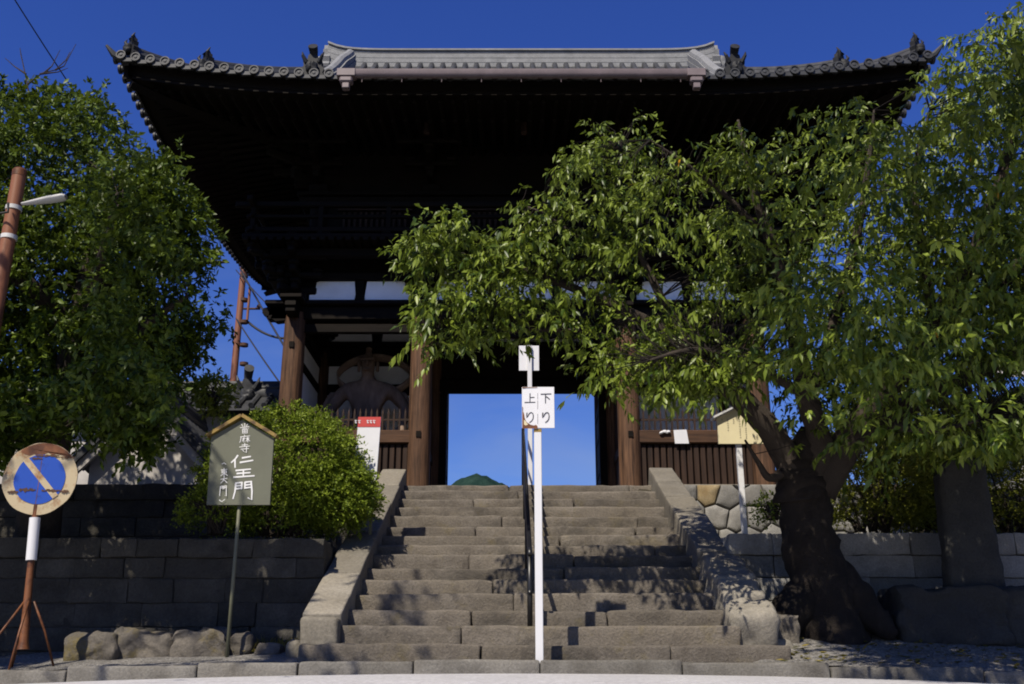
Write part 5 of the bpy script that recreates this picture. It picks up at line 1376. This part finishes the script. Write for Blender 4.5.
tl = [([(-4.9, 10.6, 1.1), (-4.85, 10.55, 2.2), (-4.7, 10.45, 3.4), (-4.65, 10.4, 4.4), (-4.65, 10.4, 5.4)], [.24, .19, .14, .08, .02]),
      ([(-4.8, 10.5, 2.5), (-4.1, 10.2, 3.2), (-3.8, 10.1, 3.5), (-3.4, 10.0, 3.75)], [.10, .08, .05, .015]),
      ([(-4.75, 10.5, 3.0), (-4.2, 9.6, 3.8), (-3.8, 8.9, 4.4)], [.09, .06, .015]),
      ([(-4.7, 10.45, 3.4), (-5.4, 9.9, 4.3), (-5.9, 9.5, 5.0)], [.09, .06, .015]),
      ([(-4.85, 10.5, 2.3), (-4.3, 9.6, 2.3), (-3.7, 9.0, 2.25)], [.08, .05, .015]),
      ([(-4.65, 10.4, 4.3), (-4.3, 10.4, 4.8), (-4.1, 10.4, 5.1)], [.06, .04, .012]),
      ([(-4.65, 10.4, 4.0), (-4.0, 11.2, 4.6), (-3.5, 11.6, 4.8)], [.08, .05, .012]),
      ([(-4.7, 10.45, 3.6), (-5.7, 9.3, 4.4), (-6.2, 8.0, 5.3), (-6.0, 6.7, 6.0), (-5.7, 5.4, 5.9)], [.10, .08, .055, .035, .01]), ([(-6.1, 7.2, 5.8), (-5.4, 6.6, 6.1), (-4.6, 6.0, 6.1), (-4.2, 5.6, 5.9)], [.05, .04, .025, .01]),
      ([(-4.85, 10.5, 2.6), (-5.6, 9.6, 2.5), (-6.2, 9, 2.4)], [.08, .05, .015])]
pl_, _ = tree_parts(lt, tl, M_bark2, 'trunk', .12, 14)
LA = [(-160, 150), (-60, 90), (0, 72), (35, 75), (60, 92), (95, 92), (118, 115), (140, 150), (165, 170), (185, 205), (190, 250), (172, 280), (190, 262), (222, 290), (232, 320), (220, 350), (195, 365), (190, 390), (160, 420), (110, 400), (40, 440), (-40, 450), (-160, 470)]
LB = [(168, 148), (215, 235), (220, 265), (195, 268), (150, 262), (150, 190)]
LC = [(-120, 400), (60, 395), (180, 385), (165, 420), (160, 462), (120, 455), (100, 425), (70, 440), (30, 462), (-120, 470)]
S_ = [poly_points(rng, LA, 11000, 7.9, 13.2, 230, .27, .65, ok=left_ok), poly_points(rng, LB, 420, 9.5, 11.0, 18, .16, .7), poly_points(rng, LC, 900, 8.3, 9.9, 50, .18, .6, ok=left_ok), over_canopy(rng, 3000, (-7.6, -3.6), (4.6, 6.4), 6.6, 60, left_ok)]  # over_canopy shoots are out of view, added to shade the lower foliage
starts = np.concatenate(S_)
dirs = unit(rng.normal(0, 1, (len(starts), 3)) + np.array([.1, -.25, .35]))
L_l = shoots(rng, starts, dirs, (.10, .24), (9, 15), (.055, .10), (.40, .52), .9, .15)
leaves_mesh('crown', *L_l, M_leafL, lt, droop=.12, fold=.18)
idx = rng.choice(len(starts), 700, replace=False)
twigs(lt, pl_, starts[idx], M_bark2, .003, .8)
mb = MB()     # dead twigs above the crown
a = at(32, 78, 9.5)
for P in ([(30, 100), (26, 78), (21, 55), (20, 48)], [(28, 84), (42, 73), (55, 70), (66, 60), (70, 52)], [(44, 73), (52, 66), (60, 50)], [(55, 70), (64, 66), (76, 44)], [(26, 74), (14, 66), (5, 58)], [(40, 74), (58, 72), (68, 68)]):
    mb.tube([at(x, y, 9.5) for x, y in P], [.012] + [.006] * (len(P) - 2) + [.003], 5, False)
mb.build('dead_twig', M_bark2, lt)

def shrub(name, label, cat, c, rad, n, nl, ll, lw, m, seed, bark=M_bark2, flat=True, lo=-.75, sl=(.06, .14), group=None, lump=.16, lobe=None):
    """rounded shrub: short stems from the ground, leaf shoots through an uneven shell"""
    rng = np.random.default_rng(seed); c = np.array(c, float)
    t = thing(name, (c[0], c[1], c[2] - rad[2] * .9), label, cat, group)
    d = []
    while len(d) < n:
        v = unit(rng.normal(0, 1, 3))
        if v[2] < lo: continue
        r = (.72 + .30 * rng.random() ** .6) * (1 + lump * nz(v, 2.2, seed) + lump * .6 * nz(v, 5.5, seed + 3))
        d.append(v * r)
    d = np.array(d); starts = c + d * np.array(rad)
    if lobe:
        k = int(n * lobe[2]); off, lr = np.array(lobe[0]), np.array(lobe[1]); starts[:k] = c + off + d[:k] * lr
    dirs = unit(d + rng.normal(0, .5, d.shape) + np.array([0, 0, .35]))
    leaves_mesh('foliage', *shoots(rng, starts, dirs, sl, nl, ll, lw, .9, -.1), m, t, droop=.05, fold=.15)
    mb = MB(); rr = random.Random(seed)
    for k in range(26):
        e = starts[rr.randrange(len(starts))]; b = Vector((c[0] + rr.uniform(-.25, .25) * rad[0], c[1] + rr.uniform(-.2, .2) * rad[1], c[2] - rad[2] * .95))
        mb.tube([b, b.lerp(Vector(e), .5) + Vector((0, 0, .1)), e], [.016, .010, .004], 5, False)
    mb.build('stem', bark, t); return t
shrub('azalea_bush', 'bright green clipped round azalea bush beside the left stair coping', 'bush', bc + Vector((-.12, 0, -.02)), (.80, .60, .68), 7500, (6, 9), (.028, .048), (.42, .52), M_leafA, 5, lo=-.85, lump=.27, lobe=((.52, -.05, -.24), (.46, .42, .34), .3))
c = at(218, 512, 10.35)
shrub('azalea_bush', 'low dim azalea tuft under the grey-green notice board', 'bush', c, (.33, .4, .24), 520, (6, 9), (.026, .044), (.42, .52), M_leafA, 9, lo=-.6)
for k, (px, py, Y, rx, rz2, lab) in enumerate(((868, 480, 11.6, .75, .62, 'broad olive-green azalea bush on the terrace right of the cherry trunk'), (925, 486, 12.1, .6, .55, 'olive-green azalea bush on the terrace directly behind the stone stele'),
        (1012, 482, 11.7, .7, .62, 'olive-green azalea bush at the right edge beyond the stone stele'))):
    shrub('azalea_bush', lab, 'bush', at(px, py, Y), (rx, .6, rz2), 3000, (6, 9), (.03, .05), (.4, .5), M_leafB, 20 + k, lo=-.8)
shrub('azalea_bush', 'tall dim azalea bush between the cherry trunk and the white-walled hall', 'bush', at(930, 440, 13.2), (1.3, .6, .55), 1900, (6, 9), (.035, .055), (.4, .5), M_leafB, 31, lo=-.8)
shrub('young_shrub', 'small leafy tuft sprouting beside the white post of the cream board', 'shrub', at(772, 509, 10.75), (.17, .17, .12), 130, (6, 9), (.03, .05), (.42, .5), M_leafA, 44, lo=-.9)
shrub('young_shrub', 'bright yellow-green sapling tuft above the storehouse roof', 'shrub', at(212, 392, 14.0), (.26, .25, .22), 170, (7, 10), (.06, .10), (.36, .46), M_leafY, 47, lo=-1, lump=.5)
# dry grass at the foot of the left coping
rng = np.random.default_rng(5); n = 520
gx_ = rng.uniform(-2.75, -1.82, n); gy = rng.uniform(9.35, 9.9, n)
gb = np.stack([gx_, gy, np.array([verge_z(x, y) for x, y in zip(gx_, gy)])], 1)
o = leaves_mesh('dry_grass', gb, unit(rng.normal(0, .5, (n, 3)) + np.array([0, -.1, 1])), unit(rng.normal(0, 1, (n, 3))), rng.uniform(.05, .15, n), rng.uniform(.006, .011, n), rng.uniform(0, .9, n), M_grass, None, droop=.2)
tag(o, kind='stuff')
# fallen leaves on the gravel under the cherry
n = 420; gx_ = rng.uniform(2.2, 6.2, n); gy = rng.uniform(8.6, 10.2, n)
gb = np.stack([gx_, gy, np.array([verge_z(x, y) + .012 for x, y in zip(gx_, gy)])], 1)
o = leaves_mesh('fallen_leaves', gb, unit(rng.normal(0, 1, (n, 3)) * np.array([1, 1, .15])), unit(rng.normal(0, .3, (n, 3)) + np.array([0, 0, 1])), rng.uniform(.05, .09, n), rng.uniform(.025, .04, n), rng.uniform(0, .9, n), M_grass, None, droop=0)
tag(o, kind='stuff')
